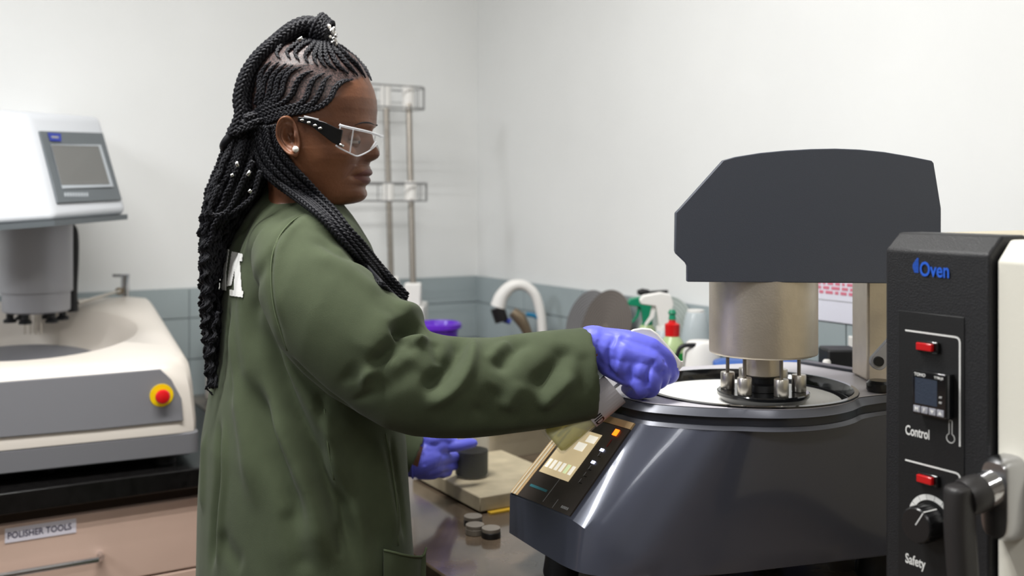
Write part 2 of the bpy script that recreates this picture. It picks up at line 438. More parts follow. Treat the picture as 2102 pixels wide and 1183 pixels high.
# sample holder, hub, weights
HC = (.355, 1.447)
TH = Matrix.Translation((HC[0], HC[1], 0))
MB(TH).lathe([(.056, 1.1558), (.061, 1.161), (.0640, 1.165), (.0640, 1.1690), (.0625, 1.1705)], 64).build('sample_holder', 'black_gloss', gp)
MB(TH).lathe([(.027, 1.171), (.025, 1.180), (.018, 1.182), (.018, 1.192)], 32).build('hub', 'black_rubber', gp)
MB(TH).lathe([(.022, 1.191), (.0240, 1.193), (.0240, 1.2265)], 40).build('spindle', 'brushed_steel', gp)
for k in range(6):
    a = math.radians(-134+60*k); x, y = HC[0]+.049*math.cos(a), HC[1]+.049*math.sin(a)
    w = MB(Matrix.Translation((x, y, 0))).lathe([(.0095, 1.1708), (.0100, 1.1716), (.0100, 1.1935), (.0093, 1.1945)], 24).build('specimen_weight', 'steel', gp)
    MB(Matrix.Translation((x, y, 0))).cyl(.0026, 1.1947, 1.2265, 12).build('plunger', 'rod_grey', w)
MB(TH).lathe([(.0720, 1.2235), (.0745, 1.2245), (.0750, 1.2275), (.0750, 1.3300)], 96).build('head_cylinder', 'brushed_steel', gp, smooth=60)
# head: side cover plate and tapered housing behind it
HD = 1.372
hp = [(1387,437),(1396,428),(1485,329),(1510,322),(1560,314),(1612,309),(1665,306),(1715,305),(1765,307),(1815,312),(1868,321),(1913,330),(1917,335),(1924,378),(1932,428),(1932,470),(1932,583),(1411,579),(1411,546),(1408,540),(1388,521),(1386,515)]
cover = [P(x, y, HD) for x, y in hp]
MB().loft([[Vector((p.x, HD, p.z)) for p in cover], [Vector((p.x, HD+.012, p.z)) for p in cover]]).build('head_cover', 'graphite_satin', gp, smooth=30, bevel=.0012)
cen = Vector((.42, 0, 1.42))
def inset(k, y, dx=0): return [Vector((cen.x+(p.x-cen.x)*k+dx, y, cen.z-.0+(p.z-cen.z)*k*.98)) for p in cover]
MB().loft([inset(.93, HD+.0122, .012), inset(.80, HD+.21, .03)]).build('head_housing', 'graphite_satin', gp, smooth=30)
# rear column, lever and knob
cx0, cx1 = P(1780, 600, 1.53).x, P(1822, 600, 1.53).x
MB().box(cx0, cx0+.05, 1.53, 1.60, 1.168, 1.34).build('column', 'brushed_steel', gp, bevel=.004)
lv = MB(frame(P(1803, 742, 1.46), (1, 0, 0), (0, 0, 1)))
lv.prism([(.012*math.cos(a), .012*math.sin(a)) for a in [math.radians(x) for x in range(150, 331, 15)]]+[(.055, .05), (.040, .062)], -.005, .005)
l = lv.build('lever', 'light_grey_metal', gp, bevel=.001)
MB(frame(P(1803, 742, 1.4545), (1, 0, 0), (0, 0, 1))).cyl(.007, -.0005, .004, 20).build('lever_bolt', 'black_rubber', l)
MB(Matrix.Translation((P(1816, 800, 1.43).x, 1.45, 0))).lathe([(.016, 1.168), (.018, 1.171), (.018, 1.180), (.014, 1.184)], 28).build('deck_knob', 'knob_black', gp)
# touch panel in the sloped front
pa, pb, pc, pd = Vector((-.003,1.506,1.006)), Vector((.079,1.360,1.0145)), Vector((.169,1.37,1.14)), Vector((.098,1.48,1.14))
n0 = (pb-pa).cross(pd-pa).normalized()
if n0.x > 0: n0 = -n0
def pp(u, v, o=0):   # u from the near side (0) to the far side (1), v up
    lo = pb.lerp(pa, u); hi = pc.lerp(pd, u); return lo.lerp(hi, v)+n0*o
def pq(name, u0, u1, v0, v1, o0, o1, m, parent, bevel=0):
    nu, nv = max(1, int((u1-u0)*14)), max(1, int((v1-v0)*14)); g = []
    for o in (o0, o1): g += [pp(u0+(u1-u0)*i/nu, v0+(v1-v0)*j/nv, o) for j in range(nv+1) for i in range(nu+1)]
    N = (nu+1)*(nv+1); fs = []
    for j in range(nv):
        for i in range(nu):
            a = j*(nu+1)+i; fs += [(a, a+nu+1, a+nu+2, a+1), (N+a, N+a+1, N+a+nu+2, N+a+nu+1)]
    ed = list(range(nu+1))+[j*(nu+1)+nu for j in range(1, nv+1)]+[nv*(nu+1)+i for i in range(nu-1, -1, -1)]+[j*(nu+1) for j in range(nv-1, 0, -1)]
    for k in range(len(ed)):
        a, b = ed[k], ed[(k+1) % len(ed)]; fs.append((a, b, N+b, N+a))
    return MB().add(g, fs).build(name, m, parent, 20)
tp = pq('touch_panel', .03, .86, .02, .92, -.001, .0025, 'panel_black', gp, .0008)
pq('panel_board', .03, .995, .925, .99, -.001, .003, 'tan_board', gp)
pq('panel_board', .865, .995, .02, .92, -.001, .003, 'tan_board', gp)
pq('board_ridge', .90, .925, .02, .88, .003, .0036, 'cream_edge', gp)
pq('board_ridge', .955, .975, .02, .88, .003, .0036, 'cream_edge', gp)
sc_ = pq('screen', .34, .82, .30, .80, .0025, .0035, 'lcd_warm', tp)
for k in range(6):
    u = .77-k*.076
    pq('screen_key', u-.022, u+.022, .36, .45, .0036, .0042, 'lcd_key_green' if k == 4 else 'lcd_key', sc_)
pq('screen_icon', .44, .58, .60, .68, .0036, .0041, 'lcd_key', sc_); pq('screen_icon', .36, .50, .70, .77, .0036, .0041, 'lcd_key', sc_)
pq('indicator_light', .15, .20, .83, .89, .0025, .005, 'led_orange', tp, .0005)
pq('red_print', .165, .18, .71, .79, .0025, .003, 'led_red', tp)
for v in (.67, .54): pq('indicator_light', .175, .215, v-.012, v+.014, .0025, .0045, 'led_white', tp, .0005)
for v in (.61, .47, .40, .33):
    pq('button_mark', .155, .20, v-.006, v, .0025, .003, 'black_gloss', tp); pq('button_mark', .20, .205, v-.006, v+.04, .0025, .003, 'grey_print', tp)
pq('panel_line', .47, .475, .05, .30, .0025, .0029, 'grey_print', tp); pq('panel_line', .30, .304, .03, .12, .0025, .0029, 'grey_print', tp)
pq('teal_mark', .52, .80, .14, .165, .0025, .0029, 'teal_print', tp)
pf = frame(pp(.155, .04, .003), pp(.0, .04)-pp(.9, .04), pp(.15, .9)-pp(.15, .04))
for k in range(5): pq('tiny_mark', .10+k*.022, .115+k*.022, .06, .085, .0025, .0029, 'grey_print', tp)

# ------------------------------------------------------------------ oven
D0 = 1.10; X0 = (1817-CX)/FPX*D0
TT = Vector((.512, -.859, 0)); NN = Vector((-.859, -.512, 0))
OV0 = Vector((X0, D0, 0))
FO = frame(OV0, TT, (0, 0, 1))          # local x along the front, y up, z outward
def ov(px, py, o=0.):
    dr = P(px, py, 1)-CAMP; org = OV0+NN*o; s = (org-CAMP).dot(NN)/dr.dot(NN); p = CAMP+dr*s-org
    return p.dot(TT), (CAMP+dr*s).z
def FOt(s, z, o): return FO @ Matrix.Translation((s, z, o))
ovn = thing('laboratory_oven', OV0+TT*.28-NN*.28+Vector((0, 0, .90)), 'black and cream laboratory oven with control column at the right edge', 'oven')
sR = ov(2031, 700)[0]; zT = 1.4046; zC = 1.3866
DEP = .60; DW = .46
# control column: section with chamfered top, extruded across
def prism_x(name, poly, x0, x1, m, parent, bevel=.003, seg=3):   # poly in (o, z)
    return MB(FO).loft([[(x, z, o) for o, z in poly] for x in (x0, x1)]).build(name, m, parent, bevel=bevel, seg=seg)
cc = prism_x('control_column', [(0, .93), (0, zC), (-.022, zT), (-.06, zT), (-.06, .93)], 0, sR, 'oven_black', ovn)
prism_x('body', [(-.0605, .925), (-.0605, zT-.001), (-DEP, zT-.001), (-DEP, .925)], .003, sR+DW, 'oven_top', ovn, .004)
prism_x('door', [(-.006, .935), (-.006, zC-.006), (-.026, zT-.004), (-.0604, zT-.004), (-.0604, .935)], sR+.004, sR+DW-.004, 'oven_cream', ovn, .003)
for s_ in (.04, sR+DW-.04):
    for o_ in (-.05, -DEP+.05):
        MB(FO @ Matrix.Translation((s_, .90, o_)) @ Matrix.Rotation(-PI/2, 4, 'X')).cyl(.018, 0, .026, 16).build('foot', 'black_rubber', ovn)
pl0, plt = ov(1845, 637); pl1 = ov(1980, 700)[0]
MB(FO).box(pl0, pl1, .935, plt, 0, .0012).build('control_plate', 'label_black', cc, bevel=.0004)
Z1 = .0013
def flat(name, pts, w, m=None, z=Z1):  # printed line through picture points
    q = [ov(*p) for p in pts]; MBx = MB(FO)
    v = []; f_ = []
    for i, p in enumerate(q):
        a = Vector(q[max(0, i-1)]); b = Vector(q[min(len(q)-1, i+1)]); t = (b-a).normalized(); n = Vector((-t.y, t.x))*w/2
        v += [(p[0]+n.x, p[1]+n.y, z), (p[0]-n.x, p[1]-n.y, z), (p[0]-n.x, p[1]-n.y, z+.0002), (p[0]+n.x, p[1]+n.y, z+.0002)]
    MBx.loft([v[i*4:i*4+4] for i in range(len(q))]); return MBx.build(name, 'white_print', cc, 0)
flat('printed_line', [(1860, 678), (1962, 692), (1967, 693.5), (1970.5, 697), (1972, 703), (1972, 917)], .0017)
flat('printed_line', [(1860, 944), (1964, 971), (1969, 974), (1971.5, 978), (1972.5, 984), (1972.5, 997)], .0017)
def lamp(x0, y0, x1, y1):
    a = ov(x0, y0); b = (ov(x1, y1)[0], ov(x0, y0+24)[1])
    s0, s1 = sorted((a[0], b[0])); z0, z1 = sorted((a[1], b[1]))
    h = MB(FO).box(s0, s1, z0, z1, Z1, .006).build('lamp_bezel', 'black_gloss', cc, bevel=.0012)
    w = s1-s0; q = z1-z0
    MB(FO).box(s0+w*.10, s1-w*.16, z0+q*.2, z1-q*.16, .006, .0105).build('lamp_lens', 'neon_red', h, bevel=.0008)
lamp(1889, 697, 1932, 725); lamp(1890, 966, 1932, 993)
# temperature controller
a = ov(1873, 759, .014); b = ov(1942, 860, .014)
s0, s1, z1, z0 = a[0], b[0], a[1], ov(1872, 848, .014)[1]
w = s1-s0; q = z1-z0
ct = MB(FO).box(s0, s1, z0, z1, Z1, .014).build('temperature_controller', 'black_gloss', cc, bevel=.0008)
MB(FO).box(s0+w*.08, s0+w*.74, z0+q*.25, z0+q*.84, .014, .0143).build('display', 'display_dark', ct)
text('TOHO', q*.10, FOt(s0+w*.06, z0+q*.88, .0143), 'white_print', ct)
text('TTM-J4', q*.075, FOt(s0+w*.66, z0+q*.88, .0143), 'white_print', ct)
text('AT', q*.06, FOt(s0+w*.80, z0+q*.46, .0143), 'white_print', ct); text('RY', q*.06, FOt(s0+w*.80, z0+q*.34, .0143), 'white_print', ct)
for k in range(4):
    k0 = s0+w*(.05+k*.232)
    kk = MB(FO).box(k0, k0+w*.20, z0+q*.05, z0+q*.20, .014, .0152).build('key', 'key_grey', ct, bevel=.0003)
    cxk, cyk = k0+w*.10, z0+q*.125
    if k < 2: text('MF'[k], q*.13, FOt(cxk, z0+q*.08, .0154), 'white_print', kk, align='CENTER')
    else:
        g = -1 if k == 2 else 1; r = q*.05
        MB(FO).prism([(cxk-r, cyk-g*r*.7), (cxk+r, cyk-g*r*.7), (cxk, cyk+g*r*.9)][::g], .0153, .0155).build('arrow_mark', 'white_print', kk, 0)
def otext(s, px, py, px2, cap_px, m):
    a = ov(px, py); b = ov(px2, py); base = frame(FO @ Vector((a[0], a[1], Z1)), TT, (0, 0, 1))
    me = text_mesh(s, 1.0); xs = [v.co.x for v in me.vertices]; wd_ = max(xs)-min(xs)
    size = cap_px/FPX*D0/.72; sx = (b[0]-a[0])/(wd_*size)
    return text(s, size, base, m, cc, xs=sx)
o1 = otext('Oven', 1889, 566, 1949, 29, 'oven_blue')
otext('Control', 1860, 891, 1909, 19.5, 'white_print'); otext('Safety', 1860, 1154, 1901, 19.5, 'white_print')
# striped mark before the word Oven
a = ov(1874, 560); b = ov(1886, 529); c = ov(1886, 560)
for k in range(11):
    zz = c[1]+(b[1]-c[1])*k/11; hgt = (b[1]-c[1])/11*.6
    L = (c[0]-a[0])*(1-max(0, (k-5)/6)**1.3*.9)*(.75+.25*min(1, k/3)); s_ = c[0]
    MB(FO).box(s_-L, s_, zz, zz+hgt, .0002, .0005).build('logo_stripe', 'oven_blue', cc, 0)
# thermometer symbol
tc_ = ov(1953, 900); tt_ = ov(1953, 866)
r0 = .0046; hw = .0017; ang = math.asin(hw/r0)
pts = [(tc_[0]+r0*math.sin(x), tc_[1]-r0*math.cos(x)) for x in np.linspace(-(PI-ang), PI-ang, 22)]
pts = pts+[(tc_[0]+hw, tt_[1]), (tc_[0]+hw*.6, tt_[1]+hw*.9), (tc_[0]-hw*.6, tt_[1]+hw*.9), (tc_[0]-hw, tt_[1])]
MB().tube([FO @ Vector((x, y, Z1)) for x, y in pts+pts[:2]], .00042, 6).build('thermometer_symbol', 'white_print', cc)
# safety knob with scale
kc = ov(1913, 1071); KR = .0185
for k in range(7):
    a0, a1 = math.radians(168-k*22), math.radians(168-(k+1)*22+1.2)
    poly = [(kc[0]+KR*1.48*math.cos(t), kc[1]+KR*1.48*math.sin(t)) for t in np.linspace(a1, a0, 5)]+[(kc[0]+KR*1.18*math.cos(t), kc[1]+KR*1.18*math.sin(t)) for t in np.linspace(a0, a1, 5)]
    MB(FO).prism(poly, Z1, Z1+.0002).build('scale_segment', 'white_print', cc, 0)
kn = MB(FOt(kc[0], kc[1], 0)).lathe([(KR*.85, Z1), (KR*.98, .003), (KR, .006), (KR*.97, .0245), (KR*.90, .026)], 36).build('knob', 'knob_black', cc)
for k in range(18):
    an = 2*PI*k/18; MB(FOt(kc[0], kc[1], 0) @ Matrix.Rotation(an, 4, 'Z')).box(KR*.98, KR*1.02, -.0006, .0006, .006, .024).build('grip_rib', 'knob_black', kn, 0)
MB(FOt(kc[0], kc[1], 0) @ Matrix.Rotation(math.radians(58), 4, 'Z')).box(.001, KR*.93, -.0005, .0005, .0259, .0264).build('pointer', 'white_print', kn, 0)
MB(FOt(kc[0], kc[1], 0) @ Matrix.Rotation(math.radians(58), 4, 'Z')).box(KR*1.0, KR*1.035, -.0005, .0005, .006, .0262).build('pointer', 'white_print', kn, 0)
# door handle: die cast base on the door, round neck, black lever hanging down
hc = ov(2068, 1020); hs, hz = hc
door_h = thing  # placeholder name kept simple
hb = MB(FO)
sec = []
for o_, kx, kz in ((-.0055, 1.0, 1.0), (.008, .99, .99), (.016, .93, .95), (.021, .78, .88)):
    ring = []
    for t in np.linspace(0, 2*PI, 28, endpoint=False):
        c_, s_ = math.cos(t), math.sin(t)
        ring.append((hs+kx*.0175*math.copysign(abs(c_)**.55, c_), hz+kz*.040*math.copysign(abs(s_)**.5, s_), o_))
    sec.append(ring)
hb.loft(sec); hbo = hb.build('handle_base', 'die_cast', ovn, smooth=50)
nk0 = FO @ Vector((hs-.004, hz+.012, .012)); nk1 = FO @ Vector((hs-.010, hz+.006, .026)); nk2 = FO @ Vector((hs-.014, hz+.002, .046))
MB().tube(smooth_path([nk0, nk0.lerp(nk1, .5), nk1], 6), [.0175, .0172, .017, .0168, .0168, .0165], 24).build('handle_neck', 'chrome', hbo)
MB().tube(smooth_path([nk1, nk1.lerp(nk2, .5), nk2], 5), [.0172, .0178, .018, .0178, .016], 24).build('handle_collar', 'handle_black', hbo)
lev = [FO @ Vector((hs-.0150, hz+.016, .048)), FO @ Vector((hs-.0150, hz+.008, .050)), FO @ Vector((hs-.015, hz-.02, .051)), FO @ Vector((hs-.013, hz-.06, .050)), FO @ Vector((hs-.010, hz-.11, .048)), FO @ Vector((hs-.007, hz-.17, .046)), FO @ Vector((hs-.006, hz-.18, .045))]
rl = MB(); pth = smooth_path(lev, 30); rings = []
for i, p in enumerate(pth):
    k = i/29; e = min(1, math.sqrt(max(.02, 1-(1-min(1, i/4))**2)), math.sqrt(max(.02, 1-(1-min(1, (29-i)/3))**2)))
    ax, az = .0125*e*(1-.1*k), .0155*e*(1-.12*k)
    rings.append([p+TT*ax*math.copysign(abs(math.cos(t))**.75, math.cos(t))+NN*az*math.copysign(abs(math.sin(t))**.75, math.sin(t)) for t in np.linspace(0, 2*PI, 24, endpoint=False)])
rl.loft(rings); rl.build('handle_lever', 'handle_black', hbo, smooth=60)
# ------------------------------------------------------------------ white polisher on the left bench
E1 = Vector((.893, .451, 0)); E2 = Vector((-.451, .893, 0))
L0 = Vector((-.635, 2.08, 0))
ML = frame(L0, -E1, -E2)     # x leftwards, y toward camera(-), z up
def l(x, y, z): return ML @ Vector((x, -y, z))   # y = depth backwards
wp = thing('polishing_machine', l(.33, .33, .90), 'white polishing machine with grey front panel and red stop button, on the left bench', 'polisher')
LW = .78; LD = .66
def lring(x0, x1, y0, y1, z, zb=None, r=.02, n=4):
    zb = z if zb is None else zb; out = []
    for cx_, cy_, a0 in ((x1-r, y1-r, 0), (x0+r, y1-r, 90), (x0+r, y0+r, 180), (x1-r, y0+r, 270)):
        for k in range(n+1):
            a = math.radians(a0+90*k/n); x = cx_+r*math.cos(a); y = cy_+r*math.sin(a)
            out.append(l(x, y, z+(zb-z)*(y-y0)/(y1-y0)))
    return out
MB().loft([lring(.01, LW-.01, .01, LD-.01, .922), lring(0, LW, 0, LD, .9265), lring(0, LW, 0, LD, .966), lring(.004, LW, .004, LD, .968)]).build('plinth', 'grey_plastic', wp, smooth=40)
for x, y in ((.06, .06), (LW-.06, .06), (.06, LD-.06), (LW-.06, LD-.06)):
    MB(Matrix.Translation(l(x, y, 0))).cyl(.022, .90, .922, 16).build('foot', 'black_rubber', wp)
# body outer loft then deck with bowl opening
bx, by = .325, .325
def deckz(y): return 1.118+.128*(y-.05)
NB = 96
def rect_polar(x0, x1, y0, y1, r=.05):
    out = []
    for k in range(NB):
        a = 2*PI*k/NB; c_, s_ = math.cos(a), math.sin(a)
        tx = ((x1-bx)/c_ if c_ > 1e-6 else (x0-bx)/c_ if c_ < -1e-6 else 9); ty = ((y1-by)/s_ if s_ > 1e-6 else (y0-by)/s_ if s_ < -1e-6 else 9)
        t = (abs(tx)**-10+abs(ty)**-10)**(-.1)*1.0 if r > .03 else (abs(tx)**-22+abs(ty)**-22)**(-1/22)
        out.append((bx+t*c_, by+t*s_))
    return out
def bring(x0, x1, y0, y1, z=None, dz=0, r=.02): return [l(x, y, (z if z is not None else deckz(y))+dz) for x, y in rect_polar(x0, x1, y0, y1, r)]
BRX, BRY = .245, .235
def bell(k, dz): return [l(bx+BRX*k*math.cos(2*PI*i/NB), by+BRY*k*math.sin(2*PI*i/NB), deckz(by+BRY*k*math.sin(2*PI*i/NB))+dz) for i in range(NB)]
MB().loft([bring(0, LW, 0, LD, .969), bring(0, LW, 0, LD, .985), bring(.006, LW, .010, LD, None, -.055), bring(.012, LW, .020, LD, None, -.018), bring(.022, LW-.02, .036, LD-.02, None, -.004), bring(.04, LW-.04, .058, LD-.03, None, 0),
           bell(1, 0), bell(.985, -.004), bell(.94, -.02), bell(.90, -.05), bell(.86, -.085), bell(.80, -.095)], caps=False).build('housing', 'cream_enamel', wp, smooth=50)
MB().loft([bell(.86, -.105), bell(.86, -.096)]).build('bowl_liner', 'cream_enamel', wp)
MB().loft([bell(.70, -.094), bell(.70, -.072), bell(.68, -.070)]).build('turntable', 'mid_grey', wp)
# grey front panel (follows the leaning front)
def fp(x, z, o=.0):
    k = (z-.985)/(1.07-.985); return l(x, .010*max(0, k)-o-.001, z)
A_ = []
def on_front(px, py):
    n = E2; org = l(0, .006, 1.0); dr = P(px, py, 1)-CAMP; s = (org-CAMP).dot(n)/dr.dot(n); p = CAMP+dr*s
    return (p-L0).dot(-E1), p.z
pan = [on_front(*q) for q in ((375, 862), (372, 818), (352, 780), (330, 759), (200, 770), (0, 786), (-200, 801), (-200, 919), (0, 897), (200, 880))]
MB().loft([[fp(x, z, o) for x, z in pan] for o in (-.004, .0035)]).build('front_panel', 'grey_plastic', wp, bevel=.001)
bs, bz = on_front(331, 811)
fb = frame(fp(bs, bz, .003), -E1, (0, 0, 1)); fb = fb if (fb.to_3x3() @ Vector((0, 0, 1))).dot(E2) < 0 else frame(fp(bs, bz, .003), E1, (0, 0, 1))
st = MB(fb).cyl(.0225, 0, .004, 32).build('stop_ring', 'yellow_ring', wp)
MB(fb).lathe([(.009, .004), (.009, .012), (.0135, .014), (.0145, .019), (.012, .024), (.005, .026)], 28).build('stop_button', 'red_button', st)
# column, clamps, specimens
cpos = P(75, 560, 2.36); TC = Matrix.Translation((cpos.x, cpos.y, 0))
z_seam = P(75, 598, 2.36).z; z_bot = P(75, 640, 2.36).z
MB(TC).lathe([(.0775, z_seam), (.0775, 1.41)], 48).build('column', 'light_grey_metal', wp)
MB(TC).lathe([(.066, z_bot), (.0725, z_bot+.004), (.0725, z_seam-.001)], 48).build('column_foot', 'light_grey_metal', wp)
for k in range(6):
    a = math.radians(-150+60*k); x, y = cpos.x+.055*math.cos(a), cpos.y+.055*math.sin(a); T = Matrix.Translation((x, y, z_bot))
    c_ = MB(T).lathe([(.008, -.001), (.008, -.012), (.014, -.016), (.014, -.022)], 16).build('clamp', 'black_rubber', wp)
for k in range(4):
    x = cpos.x-.012+.012*k; MB().tube([(x, cpos.y-.03, z_bot), (x, cpos.y-.03, z_bot-.048)], .0022, 8).build('rod', 'steel', wp)
# cable behind the column
MB().tube(smooth_path([P(140, 462, 2.42), P(150, 480, 2.42), P(151, 530, 2.42), P(148, 600, 2.42), P(150, 640, 2.42)], 24), .012, 12).build('cable', 'black_rubber', wp)
# head
A, B, C_, D_ = P(56, 232, 2.17), P(206, 240, 2.42), P(262, 440, 2.36), P(112, 452, 2.06)
Ee, Ff = P(-260, 205, 2.02), P(-260, 480, 1.93)
Gg, Hh = P(60, 232, 2.85), P(60, 440, 2.90)
hm = MB(); hm.add([A, B, C_, D_, Ee, Ff, Gg, Hh], [(0,1,2,3), (4,0,3,5), (4,6,1,0), (1,6,7,2), (3,2,7,5), (4,5,7,6)])
hd = hm.build('head', 'white_shell', wp, bevel=.018, seg=4, smooth=50)
def q4(u, v): return A.lerp(B, u).lerp(D_.lerp(C_, u), v)
nh = (B-A).cross(D_-A).normalized(); nh = -nh if nh.y > 0 else nh
def hq(name, pts, o0, o1, m, parent, bevel=0): return MB().loft([[q4(u, v)+nh*o for u, v in pts] for o in (o0, o1)]).build(name, m, parent, bevel=bevel)
def inv(px, py):
    u, v = .5, .5
    for _ in range(40):
        p = q4(u, v); x = CX+FPX*p.x/p.y; y = HY-(p.z-H)*FPX/p.y
        e = 1e-3; pu = q4(u+e, v); pv = q4(u, v+e)
        J = np.array([[CX+FPX*pu.x/pu.y-x, CX+FPX*pv.x/pv.y-x], [HY-(pu.z-H)*FPX/pu.y-y, HY-(pv.z-H)*FPX/pv.y-y]])/e
        du = np.linalg.solve(J, [px-x, py-y]); u += du[0]; v += du[1]
    return u, v
dp = hq('display_panel', [inv(*p) for p in ((78, 271), (208, 275), (247, 412), (116, 419))], -.001, .005, 'panel_grey', hd, .001)
hq('screen_frame', [inv(*p) for p in ((101, 300), (203, 300), (229, 386), (124, 390))], .005, .0062, 'panel_edge', dp)
hq('screen', [inv(*p) for p in ((101, 301), (198, 303), (221, 381), (122, 383))], .0062, .0068, 'screen_grey', dp)
lg = hq('logo', [inv(*p) for p in ((94, 275), (121, 277), (122, 293), (99, 292))], .005, .0057, 'blue_print', dp)
hq('logo_mark', [inv(*p) for p in ((101, 282), (116, 283), (116, 287), (102, 286))], .0057, .006, 'grey_print', lg)
for k in range(9):
    x = 128+k*5.6; hq('printed_mark', [inv(*p) for p in ((x, 398), (x+3.8, 398), (x+4.6, 406), (x+.8, 406))], .005, .0054, 'panel_edge', dp)
dn = Vector((0, 0, -1))
MB().loft([[p+dn*z for p in (D_, C_, Hh, Ff)] for z in (0, .012)]).build('head_base_strip', 'panel_grey', hd)
MB().tube([P(178, 447, 2.3), P(178, 458, 2.3)], .006, 10).build('underside_knob', 'black_rubber', hd)
# guard post with rod
pb_ = P(257, 619, 2.62)
gpst = MB(Matrix.Translation((pb_.x, pb_.y, pb_.z-.005))).lathe([(.020, -.03), (.020, .004), (.016, .012)], 20).build('post_foot', 'black_rubber', wp)
MB(Matrix.Translation((pb_.x, pb_.y, pb_.z))).cyl(.0105, .006, .068, 20).build('post', 'chrome', gpst)
MB().tube([P(232, 566, 2.62), P(266, 566, 2.62)], .004, 10).build('post_arm', 'chrome', gpst)
MB().tube([P(248, 597, 2.60), P(160, 622, 2.42)], .004, 10).build('guard_rod', 'steel', gpst)
MB().sphere(P(244, 598, 2.60), .010, 12).build('rod_clamp', 'brass_old', gpst)

# white boxed instrument behind the woman's hair
eb = thing('instrument_box', W(1.48, .30, .90), 'plain white instrument housing behind the long braids', 'instrument')
c0 = on = P(391, 700, 2.62)
x0 = (CORNER-c0).dot(U2)-.06; bb0 = .42
MB(MW).loft([[(x0, bb0, .902), (x0-.20, bb0, .902), (x0-.20, bb0-.30, .902), (x0, bb0-.30, .902)], [(x0, bb0, 1.13), (x0-.20, bb0, 1.13), (x0-.20, bb0-.30, 1.13), (x0, bb0-.30, 1.13)],
             [(x0-.02, bb0-.03, 1.20), (x0-.18, bb0-.03, 1.20), (x0-.18, bb0-.27, 1.20), (x0-.02, bb0-.27, 1.20)]]).build('housing', 'cream_enamel', eb, bevel=.012, seg=3)
MB(MW).box(x0-.17, x0-.03, bb0-.001, bb0+.003, .96, 1.08).build('front_plate', 'grey_plastic', eb, bevel=.001)
hs_ = MB().tube(smooth_path([W(1.50, .06, 1.02), W(1.50, .20, .96), W(1.49, .36, .925), W(1.47, .50, .915), W(1.40, .62, .915), W(1.34, .70, .915)], 40), .013, 12).build('drain_hose', 'black_rubber')
tag(hs_, 'black ribbed drain hose between the white polisher and the boxed instrument', 'hose')

# ------------------------------------------------------------------ corner: rack, bowl, faucet, discs, bottles
rk = thing('wire_rack', P(820, 620, 2.85), 'white two-tier wire rack on two metal rods beside her face', 'rack')
r1 = [P(838, 176, 2.88), P(848, 590, 2.78)]; r2 = [P(792, 200, 3.02), P(803, 575, 2.95)]
for r in (r1, r2): MB().tube([r[0], r[1]], .0085, 14).build('rod', 'rod_grey', rk)
def tier(y, hpx, hx=0):
    c = r1[0].lerp(r1[1], (y-176)/414.); c2 = r2[0].lerp(r2[1], (y-200)/375.); hh = hpx/FPX*2.85
    e = MB(); ctr = (c+c2)/2
    right = U2; fwd = U1
    x0_, x1_ = -.17, .062
    for z in (0, -hh):
        pts = [c+right*x1_*.8+Vector((0,0,z)), c2+right*.10+fwd*.05+Vector((0,0,z)), c2-right*.16+fwd*.05+Vector((0,0,z)), c-right*.24-fwd*.03+Vector((0,0,z)), c+right*.03-fwd*.03+Vector((0,0,z))]
        e.tube(pts+[pts[0]], .0024, 6)
    for k in range(14):
        u = k/14*5; i = int(u); a_ = pts[i]; b_ = (pts+[pts[0]])[i+1]; p = a_.lerp(b_, u-i); e.tube([p, p+Vector((0, 0, hh))], .0016, 6)
    t = e.build('basket', 'wire_grey', rk)
    for cc_ in (c, c2):
        MB(Matrix.Translation(cc_)).cyl(.0165, -hh*1.05, .006, 20).build('joint_sleeve', 'white_plastic', t)
tier(180, 44); tier(380, 36)
MB(Matrix.Translation(r1[1])).box(-.022, .022, -.02, .02, -.05, .012).build('rod_foot', 'white_plastic', rk, bevel=.004)
MB(Matrix.Translation(r2[1])).box(-.022, .022, -.02, .02, -.03, .010).build('rod_foot', 'white_plastic', rk, bevel=.004)
bfz = r1[1].z-.05; MB(Matrix.Translation((r1[1].x, r1[1].y, 0))).box(-.10, .03, -.03, .13, .902, bfz).build('stand_box', 'white_plastic', rk, bevel=.006)
pbw = P(898, 700, 2.62); bwz = .90
bo = MB(Matrix.Translation((pbw.x, pbw.y, 0))).lathe([(.036, .901), (.045, .93), (.052, P(903, 686, 2.6).z), (.054, P(903, 677, 2.6).z), (.062, P(903, 675, 2.6).z), (.062, P(903, 666, 2.6).z), (.057, P(903, 664, 2.6).z), (.050, P(903, 678, 2.6).z), (.04, .94), (.03, .91)], 40).build('plastic_bowl', 'purple_plastic', None, smooth=50)
tag(bo, 'purple plastic bowl behind the green sleeve', 'bowl')
# faucet
fc = thing('faucet', P(1112, 700, 2.80), 'white swan-neck faucet with brass outlet in the bench corner', 'faucet')
fd = 2.80
neck = smooth_path([P(1116, 760, fd), P(1114, 690, fd), P(1110, 645, fd), P(1098, 605, fd), P(1075, 586, fd), P(1050, 588, fd), P(1030, 608, fd), P(1022, 630, fd)], 40)
MB().tube(neck, [.013+.008*max(0, (i-20)/19) for i in range(40)], 18).build('spout', 'white_plastic', fc)
MB().lathe([(.026, .901), (.026, .915), (.018, .925)], 24, Matrix.Translation((neck[0].x, neck[0].y, 0))).build('base', 'white_plastic', fc)
MB().tube([P(1021, 632, fd), P(1030, 660, fd)], [.020, .019], 16).build('outlet', 'puck_black', fc)
MB().tube([P(1030, 655, fd), P(1048, 661, fd)], .008, 12).build('connector', 'blue_print', fc)
MB().tube([P(1052, 640, fd), P(1066, 652, fd), P(1076, 668, fd), P(1086, 690, fd)], [.014, .018, .015, .012], 14).build('brass_valve', 'brass_old', fc)
